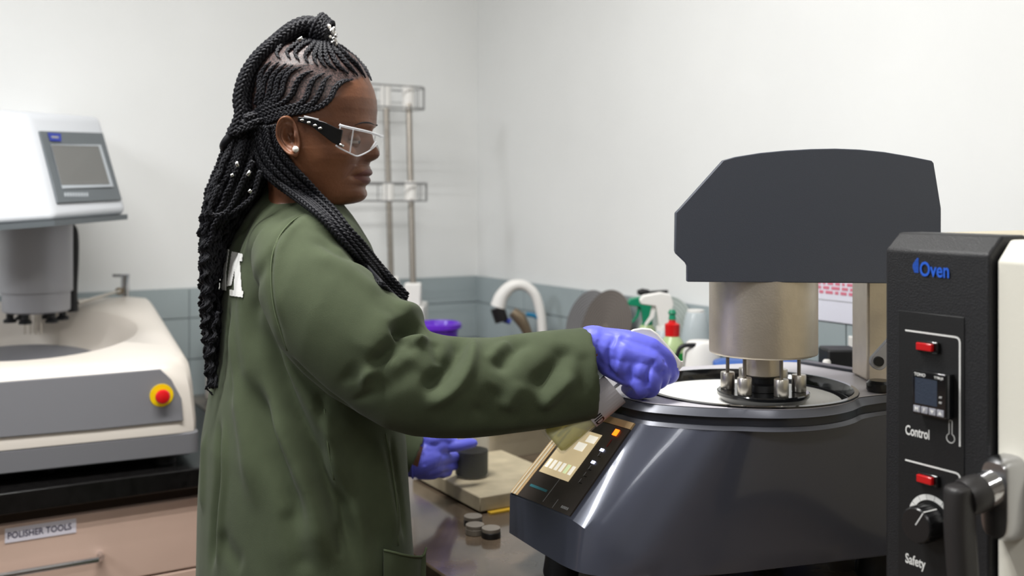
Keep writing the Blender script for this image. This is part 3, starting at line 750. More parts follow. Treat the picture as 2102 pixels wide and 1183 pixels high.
MB().tube(smooth_path([P(1080, 645, fd), P(1100, 650, fd), P(1114, 668, fd), P(1120, 690, fd), P(1122, 740, fd)], 20), .006, 10).build('supply_hose', 'blue_hose', fc)
# grinding discs leaning on the right wall splash
def disc(px, py, d, r, lean, lab, m, mg, yaw=0):
    c = P(px, py, d); n = (NN*math.cos(yaw)+TT*math.sin(yaw)); n = (n*math.cos(lean)+Vector((0, 0, 1))*math.sin(lean)).normalized()
    xh = Vector((0, 0, 1)).cross(n).normalized(); f = frame(c, xh, n.cross(xh))
    t = thing('grinding_disc', c, lab, 'disc', 'grinding discs leaning on the tiles')
    MB(f).cyl(r, -.002, .002, 72).build('disc_plate', m, t)
    for k in range(10):
        rr = r*(.97-.085*k); a = MB(f); a.lathe([(rr-.0022, .0022), (rr-.0022, .003), (rr+.0005, .003), (rr+.0005, .0022)], 64, caps=False); a.build('ring_ridge', mg, t)
disc(1207, 672, 2.66, .098, .25, 'grey grooved grinding disc leaning behind the brown one', 'disc_grey', 'disc_groove')
disc(1243, 676, 2.56, .100, .25, 'brown grooved grinding disc leaning on the tiles above the glove', 'disc_brown', 'disc_groove')
disc(1362, 700, 2.42, .107, .22, 'pale ribbed disc leaning behind the spray bottles', 'disc_pale', 'disc_pale_line')
nz = MB().tube([P(1308, 600, 2.45), P(1318, 600, 2.45), P(1332, 601, 2.45)], [.005, .009, .007], 10).build('hook', 'black_rubber')
nz['label'] = 'small black wall hook above the green sprayer'; nz['category'] = 'hook'
MB().tube([P(1328, 601, 2.45), P(1328, 601, 2.45)+U2*.12], .004, 8).build('hook_stem', 'black_rubber', None)
st_ = bpy.data.objects['hook_stem']; st_.parent = nz
def bottle(name, px, d, r, ztop, label, m, shoulder=.03, liquid=None, neck=.012):
    c = P(px, 700, d); t = thing(name, (c.x, c.y, .90), label, 'bottle', 'bottles behind the grey polisher')
    T = Matrix.Translation((c.x, c.y, 0))
    MB(T).lathe([(r*.9, .9005), (r, .906), (r, ztop-shoulder), (r*.85, ztop-shoulder*.6), (neck*1.2, ztop-.004), (neck, ztop)], 32).build('bottle_body', m, t, smooth=60)
    return t, T, c
# green trigger sprayer
def sprayer(px, py, d, label, mb_, mh, flip=1, r=.034, s=1., bodytop=None):
    zt = P(px, py, d).z
    t, T, c = bottle('spray_bottle', px, d, r, zt-.055*s, label, mb_, .05)
    hx = [(-.010, 0), (.012, 0), (.012, .02), (.018, .045), (.012, .062), (-.006, .066), (-.040, .060), (-.046, .052), (-.044, .044), (-.016, .040), (-.012, .02)]
    Mh = frame(Vector((c.x, c.y, zt-.055*s)), Vector((1*flip, 0, 0)), (0, 0, 1))
    MB(Mh).loft([[(x*s, y*s, z) for x, y in hx] for z in (-.011*s, .011*s)]).build('trigger_head', mh, t, bevel=.002*s)
    MB(Mh).prism([(-.022*s, .040*s), (-.014*s, .040*s), (-.020*s, .018*s), (-.034*s, .002*s), (-.036*s, .005*s), (-.026*s, .020*s)], -.005*s, .005*s).build('trigger', mh, t)
    MB(Matrix.Translation((c.x, c.y, zt-.07*s))).cyl(.014*s, 0, .016*s, 20).build('cap', mh, t)
    return t
sprayer(1328, 617, 2.30, 'green trigger spray bottle above the gloved hand', 'pale_green', 'green_plastic', 1, .03, .95)
sprayer(1362, 612, 2.24, 'white trigger spray bottle beside the green sprayer', 'clear_blue_plastic', 'white_plastic', 1, .032, 1.15)
t, T, c = bottle('squeeze_bottle', 1380, 2.10, .028, P(1380, 686, 2.1).z, 'squeeze bottle of green liquid with red cap and green tip', 'pale_green', .03)
zr = P(1380, 686, 2.1).z
MB(T).lathe([(.015, zr-.004), (.0155, zr+.020), (.008, zr+.024), (.006, zr+.034)], 24).build('red_cap', 'red_plastic', t)
MB(T).lathe([(.008, zr+.030), (.0065, zr+.040), (.009, zr+.043), (.006, zr+.050)], 16).build('green_tip', 'green_plastic', t)
MB(T).lathe([(.0285, .935), (.0285, P(1380, 722, 2.1).z)], 32).build('green_sleeve', 'green_liquid', t)
t, T, c = bottle('wash_bottle', 1428, 2.25, .034, P(1428, 640, 2.25).z, 'tall translucent white wash bottle beside the steel cylinder', 'clear_blue_plastic', .06, neck=.018)
zr = P(1428, 640, 2.25).z
MB(T).lathe([(.0185, zr-.02), (.0185, zr+.004)], 24).build('cap', 'white_plastic', t)
t, T, c = bottle('wash_bottle', 1440, 2.02, .036, P(1440, 700, 2.02).z, 'wide cloudy white jar in front of the wash bottle', 'white_plastic', .02, neck=.025)
t = MB().tube(smooth_path([P(1388, 735, 2.0), P(1396, 715, 2.0), P(1410, 709, 2.0), P(1440, 709, 2.0), P(1500, 710, 2.02), P(1540, 720, 2.05), P(1560, 745, 2.05), P(1562, 790, 2.05)], 30), .0042, 10).build('black_tube', 'black_rubber')
tag(t, 'thin black tube bent over the jar towards the steel cylinder', 'tube')
for px, dd, lab in ((1500, 1.86, 'blue cloth pad seen under the left of the steel cylinder'), (1612, 1.9, 'blue cloth pad seen under the right of the steel cylinder')):
    c = P(px, 745, dd); tt = MB(Matrix.Translation((c.x, c.y, 0))).loft([[(x*k, y*k, z) for x, y in ((-.04, -.03), (.035, -.035), (.042, .03), (-.03, .036))] for k, z in ((1, .9005), (1.05, .93), (.95, c.z-.05), (.9, c.z), (.5, c.z+.006))]).build('cleaning_pad', 'blue_plastic', None, bevel=.004)
    tag(tt, lab, 'cloth')
# paper notice, socket, adapter behind the polisher
def wallpt(px, py, off=.02):
    n = U2; org = CORNER-U2*off; dr = P(px, py, 1)-CAMP; s = (org-CAMP).dot(n)/dr.dot(n); return CAMP+dr*s
na = [wallpt(1640, 540), wallpt(1836, 540), wallpt(1836, 672), wallpt(1640, 652)]
b0, b1 = (CORNER-na[0]).dot(U1), (CORNER-na[1]).dot(U1); zt_, zb_ = na[0].z, na[3].z
nt = MB(MW).box(.0165, .0175, b0, b1, zb_, zt_).build('paper_notice', 'paper'); tag(nt, 'white paper notice with red handwriting on the wall behind the column', 'notice')
fn = frame(W(.0178, b0+.01, zt_), -U1, (0, 0, 1))
fn = frame(W(.0178, b0+.01, zt_), -U1, (0, 0, 1)) if frame(Vector(), -U1, (0, 0, 1)).to_3x3().col[2].dot(-U2) > 0 else frame(W(.0178, b1, zt_), U1, (0, 0, 1))
Lp = b1-b0-.02; hp_ = zt_-zb_
for r, (k, m_) in enumerate(((.30, 'paper_mark'), (.38, 'paper_mark'), (.46, 'paper_mark'), (.62, 'grey_print'))):
    x = .0
    while x < Lp-.02:
        w_ = random.uniform(.006, .022) if r < 3 else Lp-.02
        MB(fn).box(x, min(Lp, x+w_), -hp_*k-(.006 if r < 3 else .0012), -hp_*k, 0, .0003).build('written_line', m_, nt, 0)
        x += w_+.005
# polisher plug adapter and cups
c = P(1725, 770, 1.86)
ad = thing('power_adapter', (c.x, c.y, .90), 'black power adapter block behind the polisher deck', 'adapter')
zt_ = P(1725, 714, 1.86).z
MB(frame((c.x, c.y, 0), -U1, U2) if False else Matrix.Translation((c.x, c.y, 0))).box(-.032, .028, -.03, .03, .9005, zt_).build('block', 'black_rubber', ad, bevel=.004)
MB().tube(smooth_path([P(1745, 728, 1.86), P(1762, 728, 1.86), P(1775, 745, 1.88), P(1790, 790, 1.92)], 16), .009, 12).build('plug_cable', 'black_rubber', ad)
for px, pt, lab in ((1751, 690, 'slim white bottle standing right of the black adapter'), (1778, 697, 'slim white bottle beside the steel column')):
    c = P(px, 700, 1.98); zt_ = P(px, pt, 1.98).z
    o = MB(Matrix.Translation((c.x, c.y, 0))).lathe([(.016, .9005), (.017, .91), (.017, zt_-.035), (.009, zt_-.028), (.009, zt_-.002), (.007, zt_)], 24).build('slim_bottle', 'white_plastic'); tag(o, lab, 'bottle')
c = P(1697, 742, 1.80); 
o = MB(Matrix.Translation((c.x, c.y, 0))).lathe([(.007, .9005), (.007, c.z), (.005, c.z+.003)], 16).build('white_rod', 'white_plastic'); tag(o, 'small white rod in front of the black adapter', 'rod')
# ------------------------------------------------------------------ things on the right worktop
sp = P(985, 1057, 1.753)
fs = frame((sp.x, sp.y, 0), U2, U1)
sl = MB(fs).box(0, .20, 0, .27, .9035, .9295).build('stone_slab', 'slab_stone', None, bevel=.002); tag(sl, 'beige stone slab under the glass beaker', 'slab')
ys = MB(fs).box(.015, .15, -.012, .0, .9003, .9033).build('plastic_strip', 'yellow_strip'); tag(ys, 'thin yellow strip along the foot of the stone slab', 'strip')
bk = thing('beaker', Pz(967, 985, .930), 'glass beaker of dark liquid standing on the stone slab', 'beaker')
bc = ORG[bk.name]; TB = Matrix.Translation((bc.x, bc.y+.025, 0))
MB(TB).lathe([(.0295, .9300), (.033, .934), (.0335, 1.04), (.0355, 1.044), (.0345, 1.0445), (.0315, 1.04), (.031, .936), (.0285, .9325)], 48).build('glass', 'fake_glass', bk, smooth=60)
MB(TB).lathe([(.0280, .9335), (.0300, .9365), (.0302, .978)], 48).build('liquid', 'dark_liquid', bk, smooth=60)
# wash tray and pale box behind slab
ty = Pz(1040, 930, .93)
tr = thing('washing_tray', (ty.x, ty.y+.15, .90), 'cream plastic washing tray under the sleeve behind the slab', 'tray')
ft = frame((P(1000, 900, 2.08).x, 2.10, 0), U2, U1)
def rr(w, h, z, r=.02, x0=0, y0=0):
    out = []
    for cx_, cy_, a0 in ((w-r, h-r, 0), (r, h-r, 90), (r, r, 180), (w-r, r, 270)):
        for k in range(5):
            a = math.radians(a0+90*k/4); out.append((x0+cx_+r*math.cos(a), y0+cy_+r*math.sin(a), z))
    return out
MB(ft).loft([rr(.24, .26, .9005, .02, .01, .01), rr(.26, .28, .972), rr(.27, .29, .975, .02, -.005, -.005), rr(.25, .27, .975, .02, .005, .005), rr(.22, .24, .91, .02, .02, .02)]).build('tray_shell', 'tray_cream', tr)
MB(ft).loft([rr(.272, .292, .9755, .02, -.006, -.006), rr(.272, .292, .979, .02, -.006, -.006), rr(.245, .265, .979, .02, .0075, .0075), rr(.245, .265, .9755, .02, .0075, .0075)], closed=True).build('tray_rim', 'light_tray', tr)
for px, py, m1, m2, lab in ((971, 1073, 'puck_grey', 'puck_black', 'lower grey and black sample mount by the slab corner'), (975, 1091, 'puck_grey', 'puck_grey', 'pale sample mount lying in front of the others'), (1008, 1098, 'puck_grey', 'puck_black', 'tall grey topped black sample mount nearest the polisher')):
    z0 = .9005; c = Pz(px, py, .904)
    t = thing('sample_mount', (c.x, c.y, z0), lab, 'sample', 'resin sample mounts on the worktop')
    T = Matrix.Translation((c.x, c.y, 0)); k = 1.0
    MB(T).cyl(.0155, z0, z0+.009, 28).build('resin_body', m2, t, bevel=.0006)
    MB(T).cyl(.0152, z0+.0091, z0+.015, 28).build('sample_face', m1, t, bevel=.0006)
# ------------------------------------------------------------------ the woman in the green coat
mat('scalp_skin', (92, 58, 42), .5, sss=.04, bump=.25, bscale=350)
mat('lip_skin', (96, 54, 46), .42)
mat('coat_green', (71, 79, 59), .85, bump=.12, bscale=700, var=.08, vscale=30, sheen=.08, spec=.15)
mat('stitch', (86, 97, 70), .85, bump=.2, bscale=700)
mat('hair_black', (19, 19, 25), .58, spec=.35)
mat('glove_blue', (104, 108, 226), .45, bump=.22, bscale=55, spec=.5, sss=.05, detail=4)
mat('bead_silver', (215, 215, 215), .2, 1.)
mat('pearl', (240, 236, 228), .18, coat=.6)
mat('goggle_clear', (246, 248, 250), .03, alpha=.05, spec=.8)
mat('goggle_frame', (240, 242, 246), .08, alpha=.5, spec=.9)
mat('goggle_black', (14, 14, 16), .22)
mat('eye_white', (150, 134, 124), .2)
mat('eye_brown', (30, 18, 12), .1)
mat('trousers', (40, 42, 48), .8)
mat('shoe', (24, 24, 26), .5)
mat('white_letter', (232, 232, 228), .7, bump=.2, bscale=500)
# skin with a mottled scalp zone driven by a mesh attribute
def skin_material():
    m = mat('skin', (104, 66, 45), .40, sss=.06, bump=.18, bscale=260, spec=.45)
    nt = m.node_tree; b = nt.nodes['Principled BSDF']
    at = nt.nodes.new('ShaderNodeAttribute'); at.attribute_name = 'scalp'
    n = nt.nodes.new('ShaderNodeTexNoise'); n.inputs['Scale'].default_value = 420; n.inputs['Detail'].default_value = 3
    tc = nt.nodes.new('ShaderNodeTexCoord'); nt.links.new(tc.outputs['Object'], n.inputs['Vector'])
    r = nt.nodes.new('ShaderNodeValToRGB'); r.color_ramp.elements[0].position = .36; r.color_ramp.elements[1].position = .66
    r.color_ramp.elements[0].color = (*lin((34, 31, 33)), 1); r.color_ramp.elements[1].color = (*lin((102, 82, 78)), 1)
    nt.links.new(n.outputs['Fac'], r.inputs['Fac'])
    n2 = nt.nodes.new('ShaderNodeTexNoise'); n2.inputs['Scale'].default_value = 22; nt.links.new(tc.outputs['Object'], n2.inputs['Vector'])
    r2 = nt.nodes.new('ShaderNodeValToRGB'); r2.color_ramp.elements[0].position = .3; r2.color_ramp.elements[1].position = .7
    r2.color_ramp.elements[0].color = (*lin((98, 62, 43)), 1); r2.color_ramp.elements[1].color = (*lin((130, 86, 61)), 1)
    nt.links.new(n2.outputs['Fac'], r2.inputs['Fac'])
    mx = nt.nodes.new('ShaderNodeMix'); mx.data_type = 'RGBA'
    nt.links.new(at.outputs['Fac'], mx.inputs['Factor']); nt.links.new(r2.outputs['Color'], mx.inputs['A']); nt.links.new(r.outputs['Color'], mx.inputs['B'])
    nt.links.new(mx.outputs['Result'], b.inputs['Base Color'])
skin_material()
HDEP = 1.5
ang_h = math.radians(6)
HO = P(640, 290, HDEP)
FH = Vector((math.cos(ang_h), -math.sin(ang_h), 0)); LH = Vector((-math.sin(ang_h), -math.cos(ang_h), 0))
def hw(x, y, z): return HO+FH*x+LH*y+Vector((0, 0, z))       # local head -> world (x forward, y her right = to camera)
def loc(px, py, y=0.):
    p = P(px, py, HDEP-y*math.cos(ang_h))-HO
    return p.dot(FH), p.z
def prof(pts):
    ys = [p[1] for p in pts]; xs = [p[0] for p in pts]
    return lambda y: float(np.interp(y, ys, xs))
S_ = FPX/HDEP
mid = prof([(620,82),(662,86),(700,97),(728,115),(745,138),(757,160),(768,186),(773.5,206),(775.5,228),(774.5,245),(771,258),(767,270),(767.5,278),(770,288),(774,298),(778,306),(781.5,313),(782,319),(778,325),(770,329.5),(762,333),(760,340),(761.5,346),(765,351),(766.5,355),(764.5,359),(758,362.5),(761,366.5),(762.5,371),(759,377),(751,382),(749,387),(751,394),(752,401),(749,408),(742,414),(728,418),(700,421.5),(678,426),(671,432),(668,450),(668,480),(675,520)])
base = prof([(620,82),(662,86),(700,97),(728,115),(745,138),(757,160),(768,186),(773,206),(774,228),(772,245),(767,258),(759,270),(756,285),(755,300),(753,320),(750,335),(748,350),(746,365),(744,380),(742,394),(739,404),(732,412),(718,418),(696,421.5),(678,426),(671,432),(668,450),(668,480),(675,520)])
back = prof([(600,82),(562,92),(538,108),(522,132),(513,165),(509,200),(510,240),(516,275),(526,305),(540,335),(550,360),(553,390),(551,430),(545,480),(540,520)])
wid = prof([(0.004,82),(.030,90),(.046,102),(.058,120),(.067,145),(.073,175),(.0765,210),(.077,250),(.0755,280),(.073,310),(.069,335),(.065,355),(.060,372),(.055,390),(.051,405),(.0485,418),(.050,432),(.053,460),(.058,520)])   # (w, py)
NC = 168
rows = [82+ (k*1.9) for k in range(int((520-82)/1.9)+1)]
rings = []; scal = []
def sg(v, e): return math.copysign(abs(v)**e, v)
for py in rows:
    xm, xb_, xk, w = mid(py), base(py), back(py), wid(py)
    zc = -(py-290)/S_; xf = (xb_-640)/S_; xbk = (xk-640)/S_; nose = (xm-xb_)/S_
    xc = (xf+xbk)/2; a = (xf-xbk)/2
    ring = []
    for k in range(NC):
        t = 2*PI*k/NC; c_, s_ = math.cos(t), math.sin(t)
        face = max(0, min(1, (py-170)/120))*max(0, min(1, (425-py)/20))
        e1 = .92-.16*face if c_ > 0 else .95
        e2 = .95
        wl = w
        if c_ > 0 and py > 330:      # jaw narrows to the chin
            wl = w*(1-.22*max(0, min(1, (py-330)/80))*c_*max(0, min(1, (425-py)/12)))
        x = xc+a*sg(c_, e1); y = wl*sg(s_, e2); z = zc
        ay = abs(y)
        if c_ > 0:
            if py < 336 and py > 262:
                sig = .0085+.0075*max(0, min(1, (py-285)/30)); g = math.exp(-(ay/sig)**2.4)
                if 306 < py < 334: g = max(g, .50*math.exp(-((ay-.0135)/.0075)**2)*math.exp(-((py-320)/9)**2))
            elif py < 342: g = math.exp(-(ay/.016)**2)
            elif py < 382: g = math.exp(-(ay/(.025))**2.6)
            else: g = math.exp(-(ay/.027)**2.2)
            x += nose*g
            # eye socket, brow, cheek, mouth corner, smile fold
            x -= .0105*math.exp(-((ay-.030)/.017)**2-((py-287)/16)**2)
            x += .0040*math.exp(-((ay-.030)/.020)**2-((py-258)/9)**2)
            ck = math.exp(-((ay-.046)/.017)**2-((py-322)/22)**2); x += .0060*ck; y += math.copysign(.003*ck, y)
            x -= .0045*math.exp(-((ay-.027)/.006)**2-((py-363)/7)**2)
            fx = .019+.00045*(py-325)
            if 318 < py < 375: x -= .0022*math.exp(-((ay-fx)/.0035)**2)*math.sin((py-318)/57*PI)
            x += .0035*math.exp(-((ay-.018)/.016)**2-((py-398)/14)**2)
        # temple hollow
        y -= math.copysign(.003*math.exp(-((x-.065)/.03)**2-((py-245)/25)**2), y)
        ring.append(hw(x, y, z))
        # scalp zone: above the hairline that runs from the forehead to the ear
        qq = hw(x, abs(y), z); hx = CX+FPX*qq.x/qq.y; hpy = HY-(qq.z-H)*FPX/qq.y; hl = float(np.interp(hx, [592, 632, 660, 677, 687, 703, 723, 745, 757], [240, 230, 221, 203, 184, 170, 166, 157, 158]))
        if hx < 592: hl = 262
        scal.append(max(0., min(1., (hl-hpy)/7+.5)))
    rings.append(ring)
hb_ = MB(); hb_.loft(rings)
# lids and ear are added as further shells of the same body mesh
nhead = len(hb_.v)
# eyes
ex, ez = loc(724, 289, .030)
def eye(sy):
    hb2 = MB(); hb2.sphere((0, 0, 0), .0118, 16); return hb2
for sy in (1, -1):       # upper and lower lid shells
    for (lo_, hi_) in ((-4, 88), (-88, -22)):
        g = []; n1, n2 = 8, 14
        for i in range(n1):
            el = math.radians(lo_+(hi_-lo_)*i/(n1-1)); row_ = []
            for j in range(n2):
                az = math.radians(-105+210*j/(n2-1)); r = .0131
                row_.append(hw(ex+r*math.cos(el)*math.cos(az), sy*.031+r*math.cos(el)*math.sin(az), ez+r*math.sin(el)))
            g.append(row_)
        vs = [v for r_ in g for v in r_]; fs = [(i*n2+j, i*n2+j+1, (i+1)*n2+j+1, (i+1)*n2+j) for i in range(n1-1) for j in range(n2-1)]
        hb_.add(vs, fs)
# ears
def ear(sy):
    cx_, cz_ = loc(596, 281, .080); nr, na_ = 16, 40; g = []
    for i in range(nr+1):
        rho = i/nr; row_ = []
        for j in range(na_):
            t = 2*PI*j/na_; c_, s_ = math.cos(t), math.sin(t)
            hz_ = .0305 if s_ > 0 else .029; wx = .0185 if c_ < 0 else .0125
            shrink = 1-.30*max(0, -s_)**2
            x = wx*rho*c_*shrink+.004*s_*-1*rho+(.003*max(0, -s_)*rho); z = hz_*rho*s_
            back_ = max(0, min(1, (.55-c_)/.6))
            hel = .0075*math.exp(-((rho-.86)/.11)**2)*back_
            ant = .0042*math.exp(-((rho-.55)/.10)**2)*back_*(1 if s_ > -.6 else .4)
            con = -.006*math.exp(-((rho-.22)/.22)**2)*(1 if s_ < .5 else .6)
            lobe = .004*math.exp(-((s_+1)/.4)**2)*rho
            trag = .0045*math.exp(-((t if t < PI else t-2*PI)/.35)**2-((rho-.55)/.2)**2)
            out = .006+hel+ant+con+lobe+trag-.013*max(0, (rho-.93)/.07)**1.5*(back_*.7+.3)+.006*back_*rho
            row_.append(hw(cx_+x, sy*(.0765+out-.002), cz_+z))
        g.append(row_)
    # turn under the rim to the head
    g.append([hw(cx_+(.72*((Vector(p)-HO).dot(FH)-cx_)), sy*.070, cz_+.82*(p.z-HO.z-cz_)) for p in g[-1]])
    vs = [v for r_ in g for v in r_]; m_ = na_
    fs = [(i*m_+j, i*m_+(j+1) % m_, (i+1)*m_+(j+1) % m_, (i+1)*m_+j) for i in range(len(g)-1) for j in range(m_)]
    hb_.add(vs, fs)
ear(1); ear(-1)
# rest of the body below the coat collar: chest to hips, forearms, legs (continuous lofts)
def wc(p): return Vector(p)
FB = U2.copy(); RBv = -U1            # body faces the right wall; her right side is towards the camera
def bring_(c, a, b, z, n=40, e=1.): return [Vector((c.x, c.y, z))+FB*a*sg(math.cos(t), e)+RBv*b*sg(math.sin(t), e) for t in np.linspace(0, 2*PI, n, endpoint=False)]
person = thing('person', (-.33, 1.56, 0), 'person in a green lab coat with long black braids, clear safety glasses and blue gloves', 'person')
TD = 1.545
def torso_c(py, xl, xr): return Vector(((((xl+xr)/2)-CX)/FPX*TD, TD, 0)), H-(py-HY)/FPX*TD
tors = [(1183,405,846,.225),(1100,407,838,.222),(1000,410,832,.215),(900,416,826,.205),(820,430,815,.195),(740,446,800,.185),(650,451,795,.178),(560,456,778,.175),(500,464,756,.170),(462,478,732,.160),(438,494,716,.138),(420,512,703,.110),(405,528,694,.085),(392,538,690,.068),(380,543,688,.061),(366,548,684,.059)]
def half(xl, xr, b):
    h_ = (xr-xl)/2/FPX*TD; return math.sqrt(max(.0009, h_*h_-(.325*b)**2))/.946
inner = []
for py, xl, xr, b in tors[:13]:
    c, z = torso_c(py, xl, xr); kk_ = .70 if py > 470 else .86; inner.append(bring_(c, half(xl, xr, b)*kk_, b*kk_, z, 32))
c, z = torso_c(1183, 405, 846)
hb_.loft([bring_(c, .10, .15, .86, 32)]+inner)
for sgn in (1, -1):
    q = Vector((c.x, c.y, 0))+RBv*.085*sgn
    hb_.tube([q+Vector((0, 0, z)) for z in (.88, .70, .50, .30, .09)], [.085, .075, .056, .052, .040], 20)
# forearms reaching into the gloves
hb_.tube([P(1040, 770, 1.385), P(1120, 755, 1.392), P(1190, 716, 1.40), P(1235, 712, 1.40)], [.040, .034, .026, .024], 20)
hb_.tube([P(700, 850, 1.74), P(800, 930, 1.76), P(862, 945, 1.76)], [.038, .028, .024], 20)
bme = hb_.mesh('body')
at = bme.attributes.new('scalp', 'FLOAT', 'POINT'); arr = np.zeros(len(bme.vertices), dtype=np.float32); arr[:len(scal)] = scal; at.data.foreach_set('value', arr)
bme.materials.append(MATS['skin']); bme.materials.append(MATS['lip_skin'])
lipz0, lipz1 = -(379-290)/S_, -(347-290)/S_
for p in bme.polygons:
    cpt = p.center-HO; x, y, z = cpt.dot(FH), cpt.dot(LH), cpt.z
    yw = .0255*math.sqrt(max(0, 1-abs((z-(lipz0+lipz1)/2)/((lipz1-lipz0)/2))**2))
    if lipz0 < z < lipz1 and abs(y) < yw and x > .07 and len(p.vertices) == 4: p.material_index = 1
body = obj('body', bme, None, person, 180)
for sy in (1, -1):
    e = MB().sphere(hw(ex, sy*.031, ez), .0122, 20).build('eye', 'eye_white', person, 180)
    MB(frame(hw(ex, sy*.031, ez), LH, (0, 0, 1))).lathe([(.0001, .0125)], 4) if False else None
    MB().sphere(hw(ex+.0070, sy*.031-.001, ez-.0012), .0063, 14).build('iris', 'eye_brown', e, 180)
    # eyebrow and lashes as thin hairs on the brow
    bw = [hw(*q) for q in []]
htree = bvh(bme)
for side in (1, -1):
    pts = []
    for px, py in ((768, 256), (757, 252), (742, 252), (728, 257)):
        q, n_ = cast(htree, px, py, 1.46, .0006); pts.append(q)
    if side == -1: pts = [p-LH*2*(p-HO).dot(LH) for p in pts]
    MB().tube(smooth_path(pts, 12), [.0004, .0007, .0009, .0011, .0012, .0012, .0011, .001, .0009, .0007, .0005, .0003], 6).build('eyebrow', 'hair_black', person, 180)
pe, _ = cast(htree, 606, 309, 1.42, .003)
MB().sphere(pe+Vector((0, -.002, 0)), .0046, 16).build('earring', 'pearl', person, 180)

# ---- coat: union of torso, sleeves and collar, remeshed, then pushed into folds
cm = MB(); tr_ = []
for py, xl, xr, b in tors:
    c, z = torso_c(py, xl, xr); tr_.append(bring_(c, half(xl, xr, b), b, z, 64))
c, z = torso_c(1183, 405, 846)
low = [bring_(c-FB*.012, half(405, 846, .225)*s_, .225*s_, zz, 64) for zz, s_ in ((.50, 1.02), (.62, 1.0), (.75, .985))]
cm.loft(low+tr_)
def ell_tube(mb, pts, ra, rb, up=None, n=40, cav=0):
    """tube with elliptical section: ra along 'up', rb sideways"""
    rings = []; N = len(pts)
    for i, p in enumerate(pts):
        t = (pts[min(i+1, N-1)]-pts[max(i-1, 0)]).normalized(); u = (up-t*up.dot(t)).normalized(); s_ = t.cross(u)
        rings.append([p+u*ra[i]*math.cos(a)+s_*rb[i]*math.sin(a) for a in np.linspace(0, 2*PI, n, endpoint=False)])
    if cav:
        c0_ = pts[-1]; t = (pts[-1]-pts[-3]).normalized(); u = (up-t*up.dot(t)).normalized(); s_ = t.cross(u)
        for dd, wl in ((0, .0055), (.02, .0055), (.05, .006)):
            rings.append([c0_-t*dd+u*(ra[-1]-wl)*math.cos(a)+s_*(rb[-1]-wl)*math.sin(a) for a in np.linspace(0, 2*PI, n, endpoint=False)])
    mb.loft(rings); return rings
# near sleeve, from outlines in the picture: (top point, bottom point, depth, sideways radius)
sl_ = [((612,452),(560,590),1.440,.052),((645,462),(572,655),1.405,.064),((690,500),(592,722),1.385,.070),((738,540),(632,770),1.372,.073),((785,582),(682,812),1.365,.073),
       ((828,620),(735,845),1.360,.071),((862,655),(790,876),1.360,.070),((880,682),(845,893),1.362,.068),((915,690),(895,898),1.366,.066),((960,694),(955,898),1.370,.064),((1010,694),(1020,893),1.378,.062),
       ((1070,686),(1085,884),1.386,.060),((1135,679),(1150,874),1.393,.058),((1185,674),(1200,866),1.398,.056),((1209,671),(1222,860),1.400,.055)]
ctr = []; ra_ = []; rb_ = []; ups = []
rings = []
for (tx, ty_), (bx_, by_), d, rs in sl_:
    pt, pb2 = P(tx, ty_, d), P(bx_, by_, d); c = (pt+pb2)/2; u = (pt-pb2)/2
    ctr.append(c); rings.append((c, u, rs))
K = 44; RR = []
for i, (c, u, rs) in enumerate(rings):
    t = (rings[min(i+1, len(rings)-1)][0]-rings[max(0, i-1)][0]).normalized(); s_ = t.cross(u.normalized()).normalized()
    RR.append([c+u*math.cos(a)+s_*rs*math.sin(a) for a in np.linspace(0, 2*PI, K, endpoint=False)])
c, u, rs = rings[-1]; t = (rings[-1][0]-rings[-3][0]).normalized(); s_ = t.cross(u.normalized()).normalized(); ul = u.length
for dd, wl in ((0, .0065), (.008, .0065), (.018, .007)):
    RR.append([c-t*dd+u*(1-wl/ul)*math.cos(a)+s_*(rs-wl)*math.sin(a) for a in np.linspace(0, 2*PI, K, endpoint=False)])
cm.loft(RR)
# far sleeve
fsl = smooth_path([P(655, 500, 1.68), P(690, 600, 1.72), P(715, 750, 1.76), P(760, 870, 1.77), P(815, 925, 1.76), P(852, 945, 1.76)], 14)
ell_tube(cm, fsl, [.06, .064, .066, .066, .066, .064, .062, .060, .056, .052, .048, .045, .043, .042], [.06]*8+[.056, .052, .05, .046, .044, .042], up=Vector((-.5, 0, .86)), cav=1)
